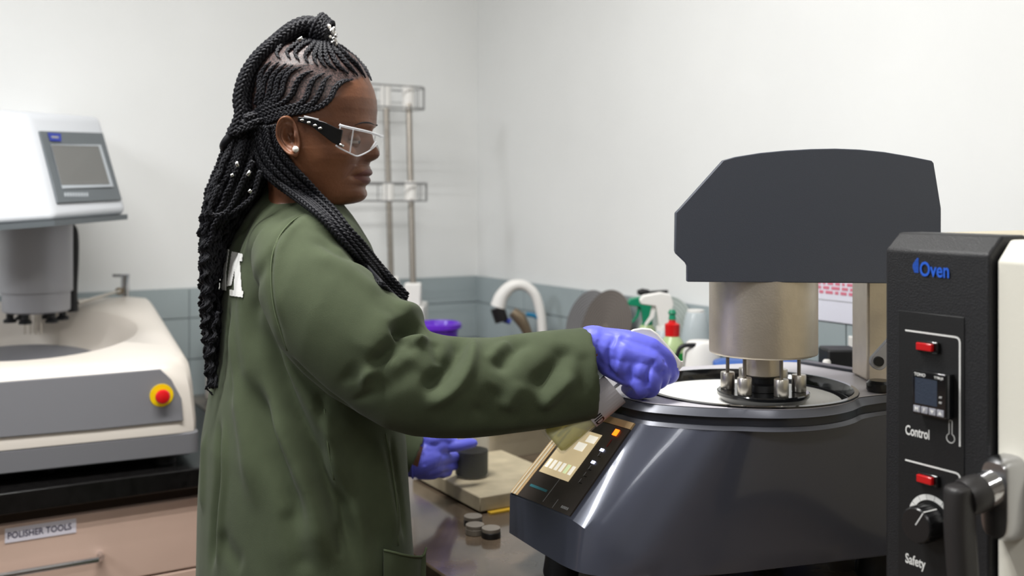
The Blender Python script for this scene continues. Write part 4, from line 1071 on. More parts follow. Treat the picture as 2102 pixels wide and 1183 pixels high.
# shoulder fillers so both sleeves flow into the yoke
for (x, y, d, r) in ((640, 500, 1.43, .052), (600, 505, 1.46, .058), (655, 500, 1.62, .052)):
    cm.sphere(P(x, y, d), r, 20, (1.1, 1., .85))
cme = cm.mesh('coat')
cme = temp_eval(cme, [('REMESH', dict(mode='VOXEL', voxel_size=.0040)), ('SMOOTH', dict(factor=.6, iterations=9))])
def strokes(me, lst, tree=None, dflt=1.4):
    """lst: (points in the picture, width m, amplitude m); each becomes a 3D polyline on the surface, verts near it are pushed along their normal"""
    tree = tree or bvh(me); co = get_co(me); no = get_no(me); disp = np.zeros(len(co))
    for pts, w, amp in lst:
        q = [cast(tree, x, y, dflt)[0] for x, y in pts]
        q = resample(smooth_path(q, 6*len(q)), max(.004, w*.45)); n = len(q)
        best = np.full(len(co), 9.); bw_ = np.zeros(len(co))
        lo_ = np.min(np.array([list(p) for p in q]), axis=0)-3*w; hi_ = np.max(np.array([list(p) for p in q]), axis=0)+3*w
        idx = np.where(np.all((co > lo_) & (co < hi_), axis=1))[0]
        if not len(idx): continue
        cc_ = co[idx]; b = np.full(len(idx), 9.); tt = np.zeros(len(idx))
        for i in range(n-1):
            a_ = np.array(q[i]); e_ = np.array(q[i+1])-a_; L2 = (e_**2).sum()+1e-12
            u = np.clip(((cc_-a_)@e_)/L2, 0, 1); dd = np.linalg.norm(cc_-a_-u[:, None]*e_, axis=1)
            m_ = dd < b; b[m_] = dd[m_]; tt[m_] = (i+u[m_])/(n-1)
        env = np.sin(np.clip(np.minimum(tt, 1-tt)*4+.05, 0, 1)*PI/2)**2
        disp[idx] += amp*np.exp(-(b/w)**2)*env
    set_co(me, co+no*disp[:, None]); return me
V = [
 # sleeve, elbow
 ([(876,686),(854,670),(828,672),(806,692)], .0085, -.030), ([(866,650),(846,638),(815,640)], .014, .011), ([(880,700),(868,694),(852,700)], .008, .005),
 ([(856,694),(826,706),(798,730),(774,752),(756,764)], .0105, -.022), ([(744,812),(746,784),(758,766),(790,748),(822,716),(850,698),(876,694)], .0065, .010), ([(742,816),(728,800),(716,780)], .014, .004),
 ([(760,800),(790,790),(830,770),(856,740)], .014, -.006), ([(700,760),(735,790),(760,830)], .02, -.005),
 ([(862,808),(890,788),(914,762),(936,728),(948,694)], .0115, -.017), ([(862,836),(900,822),(934,800),(958,764),(968,726),(966,694)], .0085, .010), ([(892,700),(898,730),(906,750)], .007, -.006),
 ([(1022,772),(1036,742),(1056,714),(1084,694)], .0115, -.010), ([(1004,746),(1020,722),(1052,700)], .008, .006), ([(1090,806),(1124,772),(1150,738),(1163,704)], .0135, -.012),
 ([(1104,842),(1140,808),(1182,768)], .0095, .009), ([(970,860),(1000,830),(1024,792)], .014, -.006), ([(1034,846),(1056,812),(1070,782)], .011, .005), ([(1188,820),(1198,770),(1194,720)], .010, -.004),
 ([(860,880),(1000,872),(1150,862),(1205,850)], .016, .003), ([(930,850),(1000,858),(1090,850)], .014, -.003),
 ([(628,505),(668,500),(712,524),(765,560)], .012, -.006), ([(634,522),(680,535),(730,565),(790,610)], .014, .005), ([(800,640),(770,690),(745,735)], .02, .004),
 # sleeve cap seam
 ([(640,432),(606,448),(575,478),(558,520),(554,570),(560,630),(574,680),(590,722)], .0045, -.006), ([(646,440),(616,456),(590,482),(572,520),(568,570),(573,630),(586,680)], .006, .004),
 ([(592,726),(632,772),(684,815),(738,850)], .007, -.007),
 # torso
 ([(560,500),(532,560),(522,640),(535,740)], .013, -.007), ([(500,540),(498,640),(512,760),(540,860)], .014, .006), ([(530,640),(560,740),(600,836),(640,908),(676,994),(708,1070),(740,1190)], .0150, -.026),
 ([(560,690),(604,780),(648,860),(690,960),(716,1040)], .013, .012), ([(510,760),(532,850),(560,930),(600,1020),(630,1110)], .0150, -.022), ([(480,620),(486,760),(505,900),(530,1060)], .015, .010), ([(548,820),(590,930),(636,1040),(676,1170)], .014, .012),
 ([(470,620),(474,720),(486,840)], .008, -.006), ([(584,1040),(610,1120),(630,1183)], .012, -.007),
 ([(662,800),(668,880),(680,960),(695,1040),(704,1120)], .006, .006), ([(656,800),(660,880),(672,960)], .007, -.006), ([(690,1080),(696,1110),(703,1150)], .004, -.004),
 ([(730,880),(745,980),(770,1080),(790,1160)], .018, -.008), ([(770,890),(790,980),(806,1060),(815,1120)], .010, .005), ([(790,885),(805,980),(816,1050),(818,1120)], .004, .004), ([(800,885),(816,980),(827,1050),(832,1120)], .006, -.006),
 ([(458,850),(461,950),(455,1060),(446,1183)], .007, .006), ([(450,850),(449,950),(440,1060),(432,1183)], .009, -.010), ([(452,1090),(470,1130),(500,1170)], .015, -.005), ([(424,880),(418,960),(416,1060)], .01, .005),
 ([(700,880),(712,980),(735,1060)], .02, -.006), ([(600,420),(640,425),(668,440)], .01, .003), ([(560,395),(590,392),(625,402),(660,425),(690,452)], .006, -.007), ([(548,376),(585,378),(628,392),(664,414)], .008, .006),
 ([(520,440),(500,480),(480,540)], .012, -.004), ([(545,440),(530,520),(535,600)], .022, .003), ([(590,950),(600,1060),(610,1183)], .03, .004),
]
strokes(cme, V)
# broad soft wrinkles over the whole cloth
co = get_co(cme); no = get_no(cme)
from mathutils import noise as mnoise
dn_ = np.array([mnoise.noise((p[0]*14+p[2]*6, p[1]*14, p[2]*7-p[0]*8)) for p in co])*.0012
set_co(cme, co+no*dn_[:, None])
cme = temp_eval(cme, [('SMOOTH', dict(factor=.5, iterations=2))])
coat = obj('coat', cme, 'coat_green', person, 180)
ctree = bvh(cme)
def on_coat(px, py, off=.001, d=1.42):
    q, n_ = cast(ctree, px, py, d, 0); return q+n_*off
def stitch(pts, r=.0009, name='seam', off=.0004):
    q = [on_coat(x, y, off) for x, y in pts]
    MB().tube(resample(smooth_path(q, 8*len(q)), .008), r, 6).build(name, 'stitch', coat, 180)
stitch([(642,434),(606,450),(577,480),(560,520),(556,570),(562,630),(576,680),(590,720)])
stitch([(666,840),(673,912),(686,985)]); stitch([(791,890),(804,960),(814,1035),(817,1120)])
# collar piece
# pocket: a patch standing off the coat front
pk = [(782,1130),(800,1137),(820,1142),(840,1143)]
prg = []
def pock(u, v):   # u 0..1 across, v 0 top..1 bottom
    x = 782+u*84; top = 1130+13*math.sin(u*PI*.75) - (15*max(0, u-.7)/.3); y = top+v*140; 
    q, n_ = cast(ctree, min(x, 838), min(y, 1260), 1.42)
    ex_ = max(0, x-838)/FPX*1.45
    return q+n_*(.006+.016*math.sin(u*PI)*(1-v*.5))+Vector((ex_, .0, 0))
g = [[pock(u/12, v/8) for u in range(13)] for v in range(9)]
nrm = Vector((.35, -.93, 0))
vs = [p for r_ in g for p in r_]+[p-nrm*.004 for r_ in g for p in r_]; o_ = 13*9; fs = []
for i in range(8):
    for j in range(12):
        a = i*13+j; fs.append((a, a+1, a+14, a+13)); fs.append((o_+a, o_+a+13, o_+a+14, o_+a+1))
edge = [j for j in range(13)]+[i*13+12 for i in range(1, 9)]+[8*13+j for j in range(11, -1, -1)]+[i*13 for i in range(7, 0, -1)]
for k in range(len(edge)):
    a, b = edge[k], edge[(k+1) % len(edge)]; fs.append((a, o_+a, o_+b, b))
pkm = MB().add(vs, fs); pkm.build('pocket', 'coat_green', coat, 60)
MB().tube(smooth_path([p+nrm*.001 for p in g[0]], 26), .0016, 8).build('pocket_hem', 'stitch', coat, 180)
# white letter printed on the back
def letter(poly, name):
    """small cells inside the outline, each laid on the cloth"""
    xs = [p[0] for p in poly]; ys = [p[1] for p in poly]
    def inside(x, y):
        c = False
        for i in range(len(poly)):
            (x0, y0), (x1, y1) = poly[i-1], poly[i]
            if (y0 > y) != (y1 > y) and x < (x1-x0)*(y-y0)/(y1-y0)+x0: c = not c
        return c
    vi = {}; vs = []; fs = []
    def V_(i, j):
        if (i, j) not in vi: vi[(i, j)] = len(vs); q, n_ = cast(ctree, min(xs)+i, min(ys)+j, 1.45); vs.append(q+n_*.0016)
        return vi[(i, j)]
    for i in range(int(max(xs)-min(xs))+1):
        for j in range(int(max(ys)-min(ys))+1):
            if inside(min(xs)+i+.5, min(ys)+j+.5): fs.append((V_(i, j), V_(i, j+1), V_(i+1, j+1), V_(i+1, j)))
    me = bpy.data.meshes.new(name); me.from_pydata(vs, [], fs); me.update()
    o = obj(name, me, 'white_letter', coat, 0); s_ = o.modifiers.new('t', 'SOLIDIFY'); s_.thickness = .0008; s_.offset = 0
letter([(463,511),(472,513),(466,560),(466,597),(452,594),(456,560)], 'printed_letter')
letter([(478,517),(500,522),(499,537),(494,537),(498,597),(501,598),(500,611),(474,607),(474,595),(483,596),(484,550),(477,586),(468,588),(472,560)], 'printed_letter')
# trousers, shoes
c, z = torso_c(1183, 405, 846)
tm = MB()
for sgn in (1, -1):
    q = Vector((c.x, c.y, 0))+RBv*.088*sgn
    tm.tube([q+Vector((0, 0, z)) for z in (.84, .70, .50, .30, .07)], [.10, .092, .078, .072, .07], 24)
tm.build('trousers', 'trousers', person, 60)
for sgn in (1, -1):
    q = Vector((c.x, c.y, 0))+RBv*.088*sgn; s_ = MB(frame(q, FB, (-FB).cross(Vector((0, 0, 1)))) )
    fr = Matrix(((FB.x, -FB.y, 0, q.x), (FB.y, FB.x, 0, q.y), (0, 0, 1, 0), (0, 0, 0, 1)))
    MB(fr).loft([[(cx_+rx*math.cos(t), ry*math.sin(t), z) for t in np.linspace(0, 2*PI, 28, endpoint=False)] for z, cx_, rx, ry in ((0, .05, .13, .046), (.02, .05, .132, .048), (.05, .035, .115, .044), (.08, -.005, .07, .04), (.11, -.015, .052, .038))]).build('shoe', 'shoe', person, 60)
# ---- gloves
def glove(tubes, spheres, strk, label=None, vox=.0021):
    g = MB()
    for pts, rs in tubes:
        q = smooth_path(pts, 4*len(pts)); r = list(np.interp(np.linspace(0, 1, len(q)), np.linspace(0, 1, len(rs)), rs))
        g.tube(q, r, 18)
        for p, rr_ in ((q[0], r[0]), (q[-1], r[-1])): g.sphere(p, rr_*.98, 14)
    for p, r, sc_ in spheres: g.sphere(p, r, 20, sc_)
    me = g.mesh('glove')
    me = temp_eval(me, [('REMESH', dict(mode='VOXEL', voxel_size=vox)), ('SMOOTH', dict(factor=.5, iterations=5))])
    if strk: strokes(me, strk, None, 1.38)
    o = obj('glove', me, 'glove_blue', person, 180)
    return o, me
R = 1.0
Wr = P(1240, 722, 1.40)
im, mm, rm, pm = P(1338, 712, 1.385), P(1336, 738, 1.372), P(1326, 764, 1.368), P(1308, 784, 1.372)
tubes = [
 ([P(1216, 708, 1.400), P(1232, 712, 1.400), P(1256, 720, 1.396)], [.0275, .027, .027]),
 ([P(1240, 700, 1.400), P(1290, 704, 1.390), im], [.0185, .0175, .0125]),
 ([P(1242, 716, 1.395), P(1290, 726, 1.380), mm], [.0200, .0185, .0130]),
 ([P(1244, 734, 1.395), P(1290, 750, 1.380), rm], [.0200, .0180, .0125]),
 ([P(1246, 750, 1.395), P(1285, 772, 1.382), pm], [.0150, .0140, .0115]),
 # fingers: proximal, middle, tip
 ([im, P(1366, 734, 1.388), P(1379, 758, 1.396), P(1380, 772, 1.410), P(1370, 780, 1.422)], [.0122, .0108, .0100, .0090, .0075]),
 ([mm, P(1356, 758, 1.374), P(1360, 778, 1.386), P(1348, 788, 1.408), P(1330, 785, 1.420)], [.0128, .0112, .0100, .0090, .0078]),
 ([rm, P(1340, 784, 1.368), P(1338, 800, 1.380), P(1322, 804, 1.402), P(1306, 798, 1.414)], [.0124, .0112, .0102, .0090, .0078]),
 ([pm, P(1317, 798, 1.370), P(1312, 806, 1.384), P(1297, 806, 1.402), P(1284, 798, 1.412)], [.0114, .0104, .0094, .0084, .0072]),
 # thumb on the far side
 ([P(1256, 712, 1.410), P(1292, 708, 1.428), P(1322, 726, 1.432), P(1334, 748, 1.430)], [.0165, .0140, .0115, .0095]),
]
gs = [([(1262,690),(1248,730),(1252,775)], .004, -.0034), ([(1276,684),(1256,722)], .004, .0018), ([(1236,672),(1226,710),(1228,745)], .004, -.002), ([(1290,700),(1272,745),(1268,780)], .005, .003),
      ([(1300,740),(1292,780),(1296,800)], .004, -.0034), ([(1320,735),(1312,770),(1316,795)], .0045, .0018), ([(1345,735),(1330,770),(1328,800)], .0032, -.0042), ([(1362,738),(1358,770)], .0032, -.0045),
      ([(1240,680),(1270,700),(1300,730)], .004, .0012), ([(1225,735),(1255,765),(1290,790)], .004, -.0015), ([(1282,690),(1320,705),(1345,722)], .005, .0012)]
glove_r, gme = glove(tubes, [], gs)
# far glove around the beaker
ld_ = 1.79
tubes = [
 ([P(848, 950, 1.76), P(862, 946, 1.765), P(880, 940, 1.775)], [.026, .026, .024]),
 ([P(870, 930, 1.77), P(895, 918, 1.785), P(915, 916, 1.80)], [.020, .016, .012]),
 ([P(870, 945, 1.77), P(895, 942, 1.785), P(912, 940, 1.80)], [.022, .017, .0115]),
 ([P(870, 958, 1.77), P(892, 958, 1.785), P(905, 958, 1.80)], [.020, .016, .011]),
 ([P(865, 966, 1.77), P(885, 970, 1.785), P(896, 970, 1.80)], [.016, .013, .0105]),
 ([P(915, 916, 1.80), P(940, 915, 1.80), P(962, 911, 1.808), P(972, 910, 1.815)], [.0115, .0105, .0095, .008]),
 ([P(912, 940, 1.80), P(920, 940, 1.83), P(930, 938, 1.862), P(944, 938, 1.885)], [.0110, .0100, .0092, .0080]),
 ([P(905, 956, 1.80), P(914, 958, 1.83), P(925, 957, 1.860), P(938, 956, 1.882)], [.0108, .0098, .0090, .0078]),
 ([P(896, 968, 1.80), P(908, 972, 1.83), P(920, 970, 1.858)], [.0100, .0090, .0080]),
 ([P(882, 905, 1.775), P(902, 900, 1.79), P(922, 904, 1.80), P(934, 910, 1.803)], [.0155, .0125, .0105, .0085]),
]
glove_l, _ = glove(tubes, [], [([(868,930),(872,960)], .004, -.002), ([(880,915),(900,912)], .004, -.0015)])
MB().tube([P(848, 950, 1.76)+Vector((0, .0262*math.sin(a), .0262*math.cos(a))) for a in np.linspace(0, 2*PI, 33)], .0016, 8).build('cuff_rim', 'glove_blue', glove_l, 180)

# ---- safety glasses
gl_ = bpy.data.objects.new('safety_glasses', None); COL.objects.link(gl_); gl_.location = HO; ORG[gl_.name] = HO.copy(); gl_.parent = person; gl_.matrix_parent_inverse = Matrix.Translation(-ORG[person.name])
def gp_(px, py, y): x, z = loc(px, py, y); return hw(x, y, z)
# temple arm: outline in the picture at the side of the head
def temple(sy):
    top = [(612,240),(640,243),(670,252),(695,264),(707,268)]; bot = [(612,250),(638,258),(662,276),(684,293),(700,301)]
    rg = []
    for (a, b), yy in zip(zip(top, bot), (.0815, .0810, .0795, .0765, .0735)):
        q = []
        for (px, py), dy in (((a), .0016), ((b), .0016), ((b), -.0016), ((a), -.0016)):
            x, z = loc(px, py, yy); q.append(hw(x, sy*(yy+dy), z))
        rg.append(q)
    m_ = MB(); sub = []
    for i in range(len(rg)-1):
        for k in range(4): sub.append([rg[i][j].lerp(rg[i+1][j], k/4) for j in range(4)])
    sub.append(rg[-1]); m_.loft(sub); t = m_.build('temple_arm', 'goggle_black', gl_, 40, bevel=.0008)
    for px, py in ((621, 247), (635, 252), (648, 258), (659, 264)):
        x, z = loc(px, py, .0822); MB().sphere(hw(x, sy*.0825, z), .0026, 10, (1.3, .5, .7)).build('vent_hole', 'bead_silver', t, 180)
    x0_, z0_ = loc(625, 239, .082); x1_, z1_ = loc(655, 246, .082)
    MB().tube([hw(x0_, sy*.082, z0_), hw(x1_, sy*.081, z1_)], .0012, 6).build('clear_strip', 'goggle_frame', t, 180)
temple(1); temple(-1)
# wrap-around front: plan curve with heights
def lens_pt(s_, v):
    """s_ -1..1 round the face, v 0 top .. 1 bottom"""
    a = s_*1.0; ay = abs(a)
    y = .074*math.sin(min(1, ay)*PI/2)**.9*math.copysign(1, a) if ay > 0 else 0
    xf_, _ = loc(785, 270, 0); xs_, _ = loc(700, 270, .072)
    x = xs_+(xf_-xs_)*max(0, 1-abs(y/.074)**2.2)**.62
    zt = loc(770, 261+7*ay, y)[1] if False else HO.z*0+((290-(264+17*(1-min(1, ay))**.8))/S_)
    bt = 324-20*abs(ay-.55)/.45 if ay > .55 else 324-26*max(0, (.5-ay)/.5)**1.2
    zb = (290-bt)/S_
    return hw(x-.006*v, y*(1-.04*v), zt+(zb-zt)*v)
def lens(s0, s1, name, m, v0=0., v1=1., th=.0016, n=28, k=8, parent=None):
    g = [[lens_pt(s0+(s1-s0)*i/n, v0+(v1-v0)*j/k) for j in range(k+1)] for i in range(n+1)]
    ctr_ = hw(.03, 0, 0); out = [[p+((p-ctr_)*Vector((1, 1, 0))).normalized()*th for p in r_] for r_ in g]
    vs = [p for r_ in g for p in r_]+[p for r_ in out for p in r_]; o_ = (n+1)*(k+1); fs = []
    for i in range(n):
        for j in range(k):
            a = i*(k+1)+j; b = a+1; c_ = a+k+2; d = a+k+1; fs += [(a, b, c_, d), (o_+a, o_+d, o_+c_, o_+b)]
    edge = [j for j in range(k+1)]+[i*(k+1)+k for i in range(1, n+1)]+[n*(k+1)+j for j in range(k-1, -1, -1)]+[i*(k+1) for i in range(n-1, 0, -1)]
    for q in range(len(edge)):
        a, b = edge[q], edge[(q+1) % len(edge)]; fs.append((a, o_+a, o_+b, b))
    return MB().add(vs, fs).build(name, m, parent or gl_, 60)
lens(-.98, .98, 'lens', 'goggle_clear', .03, 1., .0014, 44, 8)
def rim(vv, name, r, s0=-1, s1=1, n=48, m='goggle_frame'):
    MB().tube([lens_pt(s0+(s1-s0)*i/n, vv) for i in range(n+1)], r, 8).build(name, m, gl_, 180)
rim(0, 'brow_bar', .0019); rim(1, 'lower_rim', .0011)
for s_ in (.95, .66, -.66, -.95):
    MB().tube([lens_pt(s_, v/6) for v in range(7)], .0011, 8).build('lens_divider', 'goggle_frame', gl_, 180)
MB().tube([gp_(699, 297, .078), gp_(708, 301, .075)], .0022, 8).build('hinge_screw', 'bead_silver', gl_, 180)
# nose pads
MB().tube([lens_pt(.10, .55), lens_pt(.14, .8), lens_pt(.2, .98)], .0018, 8).build('nose_pad', 'goggle_frame', gl_, 180)

# ---- hair
def plait(mb, pts, r, wave=0., wl=.02, taper=1., seed=0, rt=0):
    """three strands woven round each other along the path"""
    q = resample(pts, .0030 if r < .0032 else .0034); n = len(q); tip = rt
    pit = r*4.3; rnd = random.Random(seed); ph0 = rnd.random()*6.28
    T = []; up = Vector((rnd.uniform(-.3, .3), -1, rnd.uniform(-.3, .3))); fr = []
    for i in range(n):
        t = (q[min(i+1, n-1)]-q[max(i-1, 0)]).normalized(); a = (up-t*up.dot(t)).normalized(); b = t.cross(a); up = a; fr.append((a, b))
    s = 0
    ctrs = []
    for i in range(n):
        if i: s += (q[i]-q[i-1]).length
        a, b = fr[i]; c = q[i]
        if wave: c = c+b*wave*math.sin(s/wl*2*PI+ph0)*min(1, i/(n*.4))+a*wave*.7*math.cos(s/wl*2*PI+ph0)*min(1, i/(n*.4))
        k = 1-(1-taper)*(i/(n-1))**2
        if tip: k *= min(1, .25+.75*i/tip)
        ctrs.append((c, a, b, s, k))
    for st in range(3):
        rings = []
        for c, a, b, s, k in ctrs:
            f = 2*PI*s/pit+2*PI*st/3
            p = c+b*(r*.55*math.sin(f))*k+a*(r*.34*math.sin(2*f))*k; rr_ = r*.54*k
            rings.append([p+a*rr_*math.cos(2*PI*j/5)+b*rr_*math.sin(2*PI*j/5) for j in range(5)])
        mb.loft(rings)
    return mb
def c1(x, y): return (400+x/2.958, 20+y/2.958)       # zoomed crop to picture
def far(p): return p-LH*2*(p-HO).dot(LH)
hd_ = []
# core volumes of dark hair: tail from the top of the head and the mass down the back
def lerp2(a, b, f): return (a[0]+(b[0]-a[0])*f, a[1]+(b[1]-a[1])*f)
outer = [c1(812,140), c1(775,85), c1(700,52), c1(600,85), c1(485,180), c1(372,295), c1(298,420), c1(266,560), c1(285,665), (480,282)]
innr = [c1(790,190), c1(745,170), c1(690,160), c1(630,190), c1(540,262), c1(468,335), c1(415,440), c1(390,560), c1(385,640), (520,285)]
tc2 = smooth_path([P(*lerp2(a, b, .5), 1.49) for a, b in zip(outer, innr)], 60)
hu = np.interp(np.linspace(0, 1, 60), np.linspace(0, 1, 10), [math.dist(a, b)/2/1409 for a, b in zip(outer, innr)])
hlat = np.interp(np.linspace(0, 1, 60), [0, .15, .3, .5, .7, 1], [.018, .022, .028, .040, .050, .056])
def tail_frame(i):
    t = (tc2[min(i+1, 59)]-tc2[max(0, i-1)]).normalized(); s_ = Vector((0, 1, 0)); return t.cross(s_).normalized(), s_
def tail_pt(i, a, k, dy=0): 
    u, s_ = tail_frame(i); return tc2[i]+u*hu[i]*k*math.cos(a)+s_*(hlat[i]*k*math.sin(a)+dy)
core = MB()
core.loft([[tail_pt(i, a, .62) for a in np.linspace(0, 2*PI, 20, endpoint=False)] for i in range(60)])
left_e = [(476,270),(462,310),(445,350),(430,392),(423,440),(421,500),(421,560),(421,620),(424,680),(428,740),(432,800)]
right_e = [(560,258),(562,300),(556,345),(534,392),(500,440),(466,500),(452,560),(449,620),(449,680),(446,740),(443,790)]
flat_ = [.052,.056,.058,.056,.052,.046,.040,.036,.030,.020,.010]
def fall_pt(i, a, k):
    l_, r_ = left_e[i], right_e[i]; c_ = P((l_[0]+r_[0])/2, (l_[1]+r_[1])/2, 1.50)
    return c_+Vector(((r_[0]-l_[0])/2/1400*k*math.cos(a), flat_[i]*k*math.sin(a), 0))
core.loft([[fall_pt(i, a, .66) for a in np.linspace(0, 2*PI, 24, endpoint=False)] for i in range(10)])
cmesh = core.mesh('hair'); 
hair = obj('hair', cmesh, 'hair_black', person, 60)
NB_ = [0]
def braid(pts3, r, **k):
    NB_[0] += 1; mb = plait(MB(), pts3, r, seed=NB_[0], **k); return mb.build('braid', 'hair_black', hair, 180)
# cornrows: near side by ray onto the head, mirrored on the far side
lower = [
 [(470,318),(420,370),(400,430),(398,500),(380,580)], [(515,322),(455,385),(425,450),(415,520),(400,600)], [(560,332),(500,380),(468,440),(455,510),(430,590)], [(650,350),(580,382),(545,440),(530,505),(480,570),(390,612),(300,655)],
 [(720,375),(660,400),(620,450),(590,520),(530,572),(420,620),(300,668)], [(790,388),(730,420),(700,470),(680,530),(630,578),(540,602),(420,640),(290,698)],
 [(828,402),(790,430),(770,480),(740,540),(690,585),(600,615),(480,645),(350,688),(262,730)], [(955,428),(895,440),(850,480),(820,540),(762,588),(680,614),(570,638),(450,680),(330,714),(252,745)],
 [(600,340),(540,385),(505,440),(492,510),(455,570),(360,640),(285,690)]]
upper = [
 [(520,300),(500,270),(520,230),(580,190),(650,160)], [(580,300),(560,262),(600,225),(660,195),(712,172)], [(635,312),(610,270),(640,230),(700,200),(735,178)], [(690,328),(672,285),(700,240),(730,205),(745,180)],
 [(745,345),(725,295),(735,250),(750,215),(755,185)], [(800,360),(765,310),(760,260),(765,220),(768,190)], [(860,375),(810,330),(790,270),(785,225),(778,190)], [(930,395),(870,345),(835,285),(810,235),(790,195)],
 [(985,405),(930,345),(885,290),(840,240),(800,200)], [(1030,418),(985,350),(930,295),(870,240),(812,195)]]
for ln in lower+upper:
    q = [cast(htree, *c1(*p), 1.49, .0025)[0] for p in ln]
    if ln in lower:
        q = [P(*c1(*p), 1.428) if c1(*p)[0] < 520 and c1(*p)[1] > 225 else v_ for p, v_ in zip(ln, q)]
    pts = smooth_path(q, 8*len(q))
    # re-project onto the head so the row hugs the scalp
    pr = []
    for p in pts:
        loc_, n_, i_, d_ = htree.find_nearest(p, .05)
        if loc_ is not None and d_ < .012:
            if n_.dot(loc_-HO) < 0: n_ = -n_
            pr.append(loc_+n_*.0022)
        else: pr.append(p)
    braid(pr, .0044, rt=7)
    braid([far(p) for p in pr], .0044, rt=7)
# top braids laid all round the tail
NT = 24
for k in range(NT):
    a = 2*PI*k/NT; a = math.atan2(math.sin(a), math.cos(a)); j = random.uniform(-.004, .004)
    # spread by arc length on the flattened section
    a2 = math.atan2(math.sin(a)*1.0, math.cos(a)*.45)
    braid([tail_pt(i, a2, .93, j*i/59) for i in range(0, 60, 2)]+[tail_pt(59, a2, .93, j)], .0052)
# wrap of the tail base
for k in range(5):
    c_ = P(*c1(745+k*14, 118+k*8), 1.487); ax = (P(*c1(800,150), 1.487)-P(*c1(700,110), 1.487)).normalized(); u = Vector((0, 1, 0)).cross(ax).normalized()
    plait_pts = [c_+u*(.0215-.0005*k)*math.cos(a)+Vector((0, 1, 0))*.024*math.sin(a) for a in np.linspace(0, 2*PI, 28)]
    braid(plait_pts, .0046)
# tie where the side rows gather
tie = [P(476, 287, 1.47)+Vector((0.010*math.cos(a), .020*math.sin(a), .012*math.cos(a))) for a in np.linspace(0, 2*PI, 20)]
MB().tube(tie, .0065, 10).build('hair_tie', 'hair_black', hair, 180)
# long braids down the back
rnd = random.Random(3)
NBR = 36
for k in range(NBR):
    a = 2*PI*(k+.5)/NBR; a = math.atan2(math.sin(a), math.cos(a)*.6); q = []; L_ = rnd.choice([1, 1, .9, .8, .7])
    lay = rnd.uniform(.84, 1.0)
    for i in range(11):
        p = fall_pt(i, a, lay)+Vector((rnd.uniform(-.002, .002), rnd.uniform(-.004, .004), 0))*(i > 1)
        x, y = CX+FPX*p.x/p.y, HY-(p.z-H)*FPX/p.y
        if i >= 3 and math.sin(a) < .3:    # lie on the coat, not in it
            cc2, n_ = cast(ctree, x, y, 9)
            if (cc2-CAMP).length < 3 and cc2.y < p.y+.008: p = P(x, y, cc2.y-.007-.004*(k % 2))
        q.append(p)
    q = q[:max(7, int(11*L_))]
    braid(smooth_path(q, 90), .0046, wave=(.0040 if k % 3 == 0 else .0012), wl=.026, taper=.5)
# some loops swinging out and curly ends on the outer edge
for k, ln in enumerate([[(440,380),(420,430),(411,470),(416,500),(424,540),(418,580),(424,640),(420,700),(430,740)], [(450,350),(428,400),(418,450),(424,490),(416,540),(422,600),(416,650),(424,710),(427,760),(430,812)],
                        [(444,690),(430,720),(427,760),(428,800)], [(448,640),(436,700),(432,750),(431,790)], [(520,330),(500,370),(470,430),(440,442),(432,425),(450,380)], [(535,350),(520,400),(500,420),(470,440)]]):
    q = [P(x, y, 1.455 if k < 4 else 1.425) for x, y in ln]
    braid(smooth_path(q, 80), .0036 if k < 4 else .0045, wave=(.004 if k < 4 else 0), wl=.022, taper=.5)
# braids falling in front of the neck and over her right shoulder
Le = [(508,262),(513,300),(528,340),(560,374),(602,404),(646,438),(686,478),(718,515),(748,550),(785,590),(830,635)]
Re = [(566,256),(573,295),(598,335),(630,368),(660,400),(690,432),(716,465),(746,500),(775,535),(803,568),(838,605)]
for k in range(11):
    f = (k+.5)/11; q2 = []; ds = []; xy = []
    for i in range(11):
        x, y = lerp2(Le[i], Re[i], f); y += rnd.uniform(-1.5, 1.5); xy.append((x, y))
        d = 1.462 if i < 7 else (1.462 if i == 7 else 1.475)
        if i < 6:
            c3, n3 = cast(htree, x, y, 9)
            if (c3-CAMP).length < 3: d = min(d, c3.y-.006)
        if 3 < i < 10:
            c3, n3 = cast(ctree, x, y, 9)
            if (c3-CAMP).length < 3: d = min(d, c3.y-.010)
        ds.append(d-(.007 if k % 3 == 1 else 0))
    ds = [ds[i] if i > 7 else (min(ds[max(0, i-1):i+2])*.5+ds[i]*.5) for i in range(11)]
    braid(smooth_path([P(x, y, d) for (x, y), d in zip(xy, ds)], 90), .0047, taper=.8)
# beads and the jewelled clip
for x, y, dx, dy in ((c1(640,178)+(5, -3)), (c1(258,938)+(1.5, 5)), (c1(328,993)+(3, -5)), (c1(336,1102)+(2, -3)), (c1(228,1005)+(1, 3)), (708, 485, 2, 3), (752, 527, 1, 3)):
    d = 1.415 if y > 300 and x < 600 else (1.43 if x < 700 else None)
    if d is None:
        cc2, _ = cast(ctree, x, y, 1.42); d = min(1.6, cc2.y-.012)
    if y < 100: d = 1.43
    MB().tube([P(x-dx, y-dy, d), P(x+dx, y+dy, d)], .0028, 10).build('hair_bead', 'bead_silver', hair, 180)
clip = MB().tube([P(672, 58, 1.47), P(684, 70, 1.47), P(693, 90, 1.475)], .0016, 8).build('hair_clip', 'bead_silver', hair, 180)
for k in range(16):
    x = 674+rnd.uniform(0, 15)+k*.35; y = 54+k*2.4
    MB().sphere(P(x, y, 1.463+rnd.uniform(-.008, .012)), rnd.uniform(.0022, .0036), 10).build('rhinestone', 'pearl' if k % 3 == 0 else 'bead_silver', person, 180)

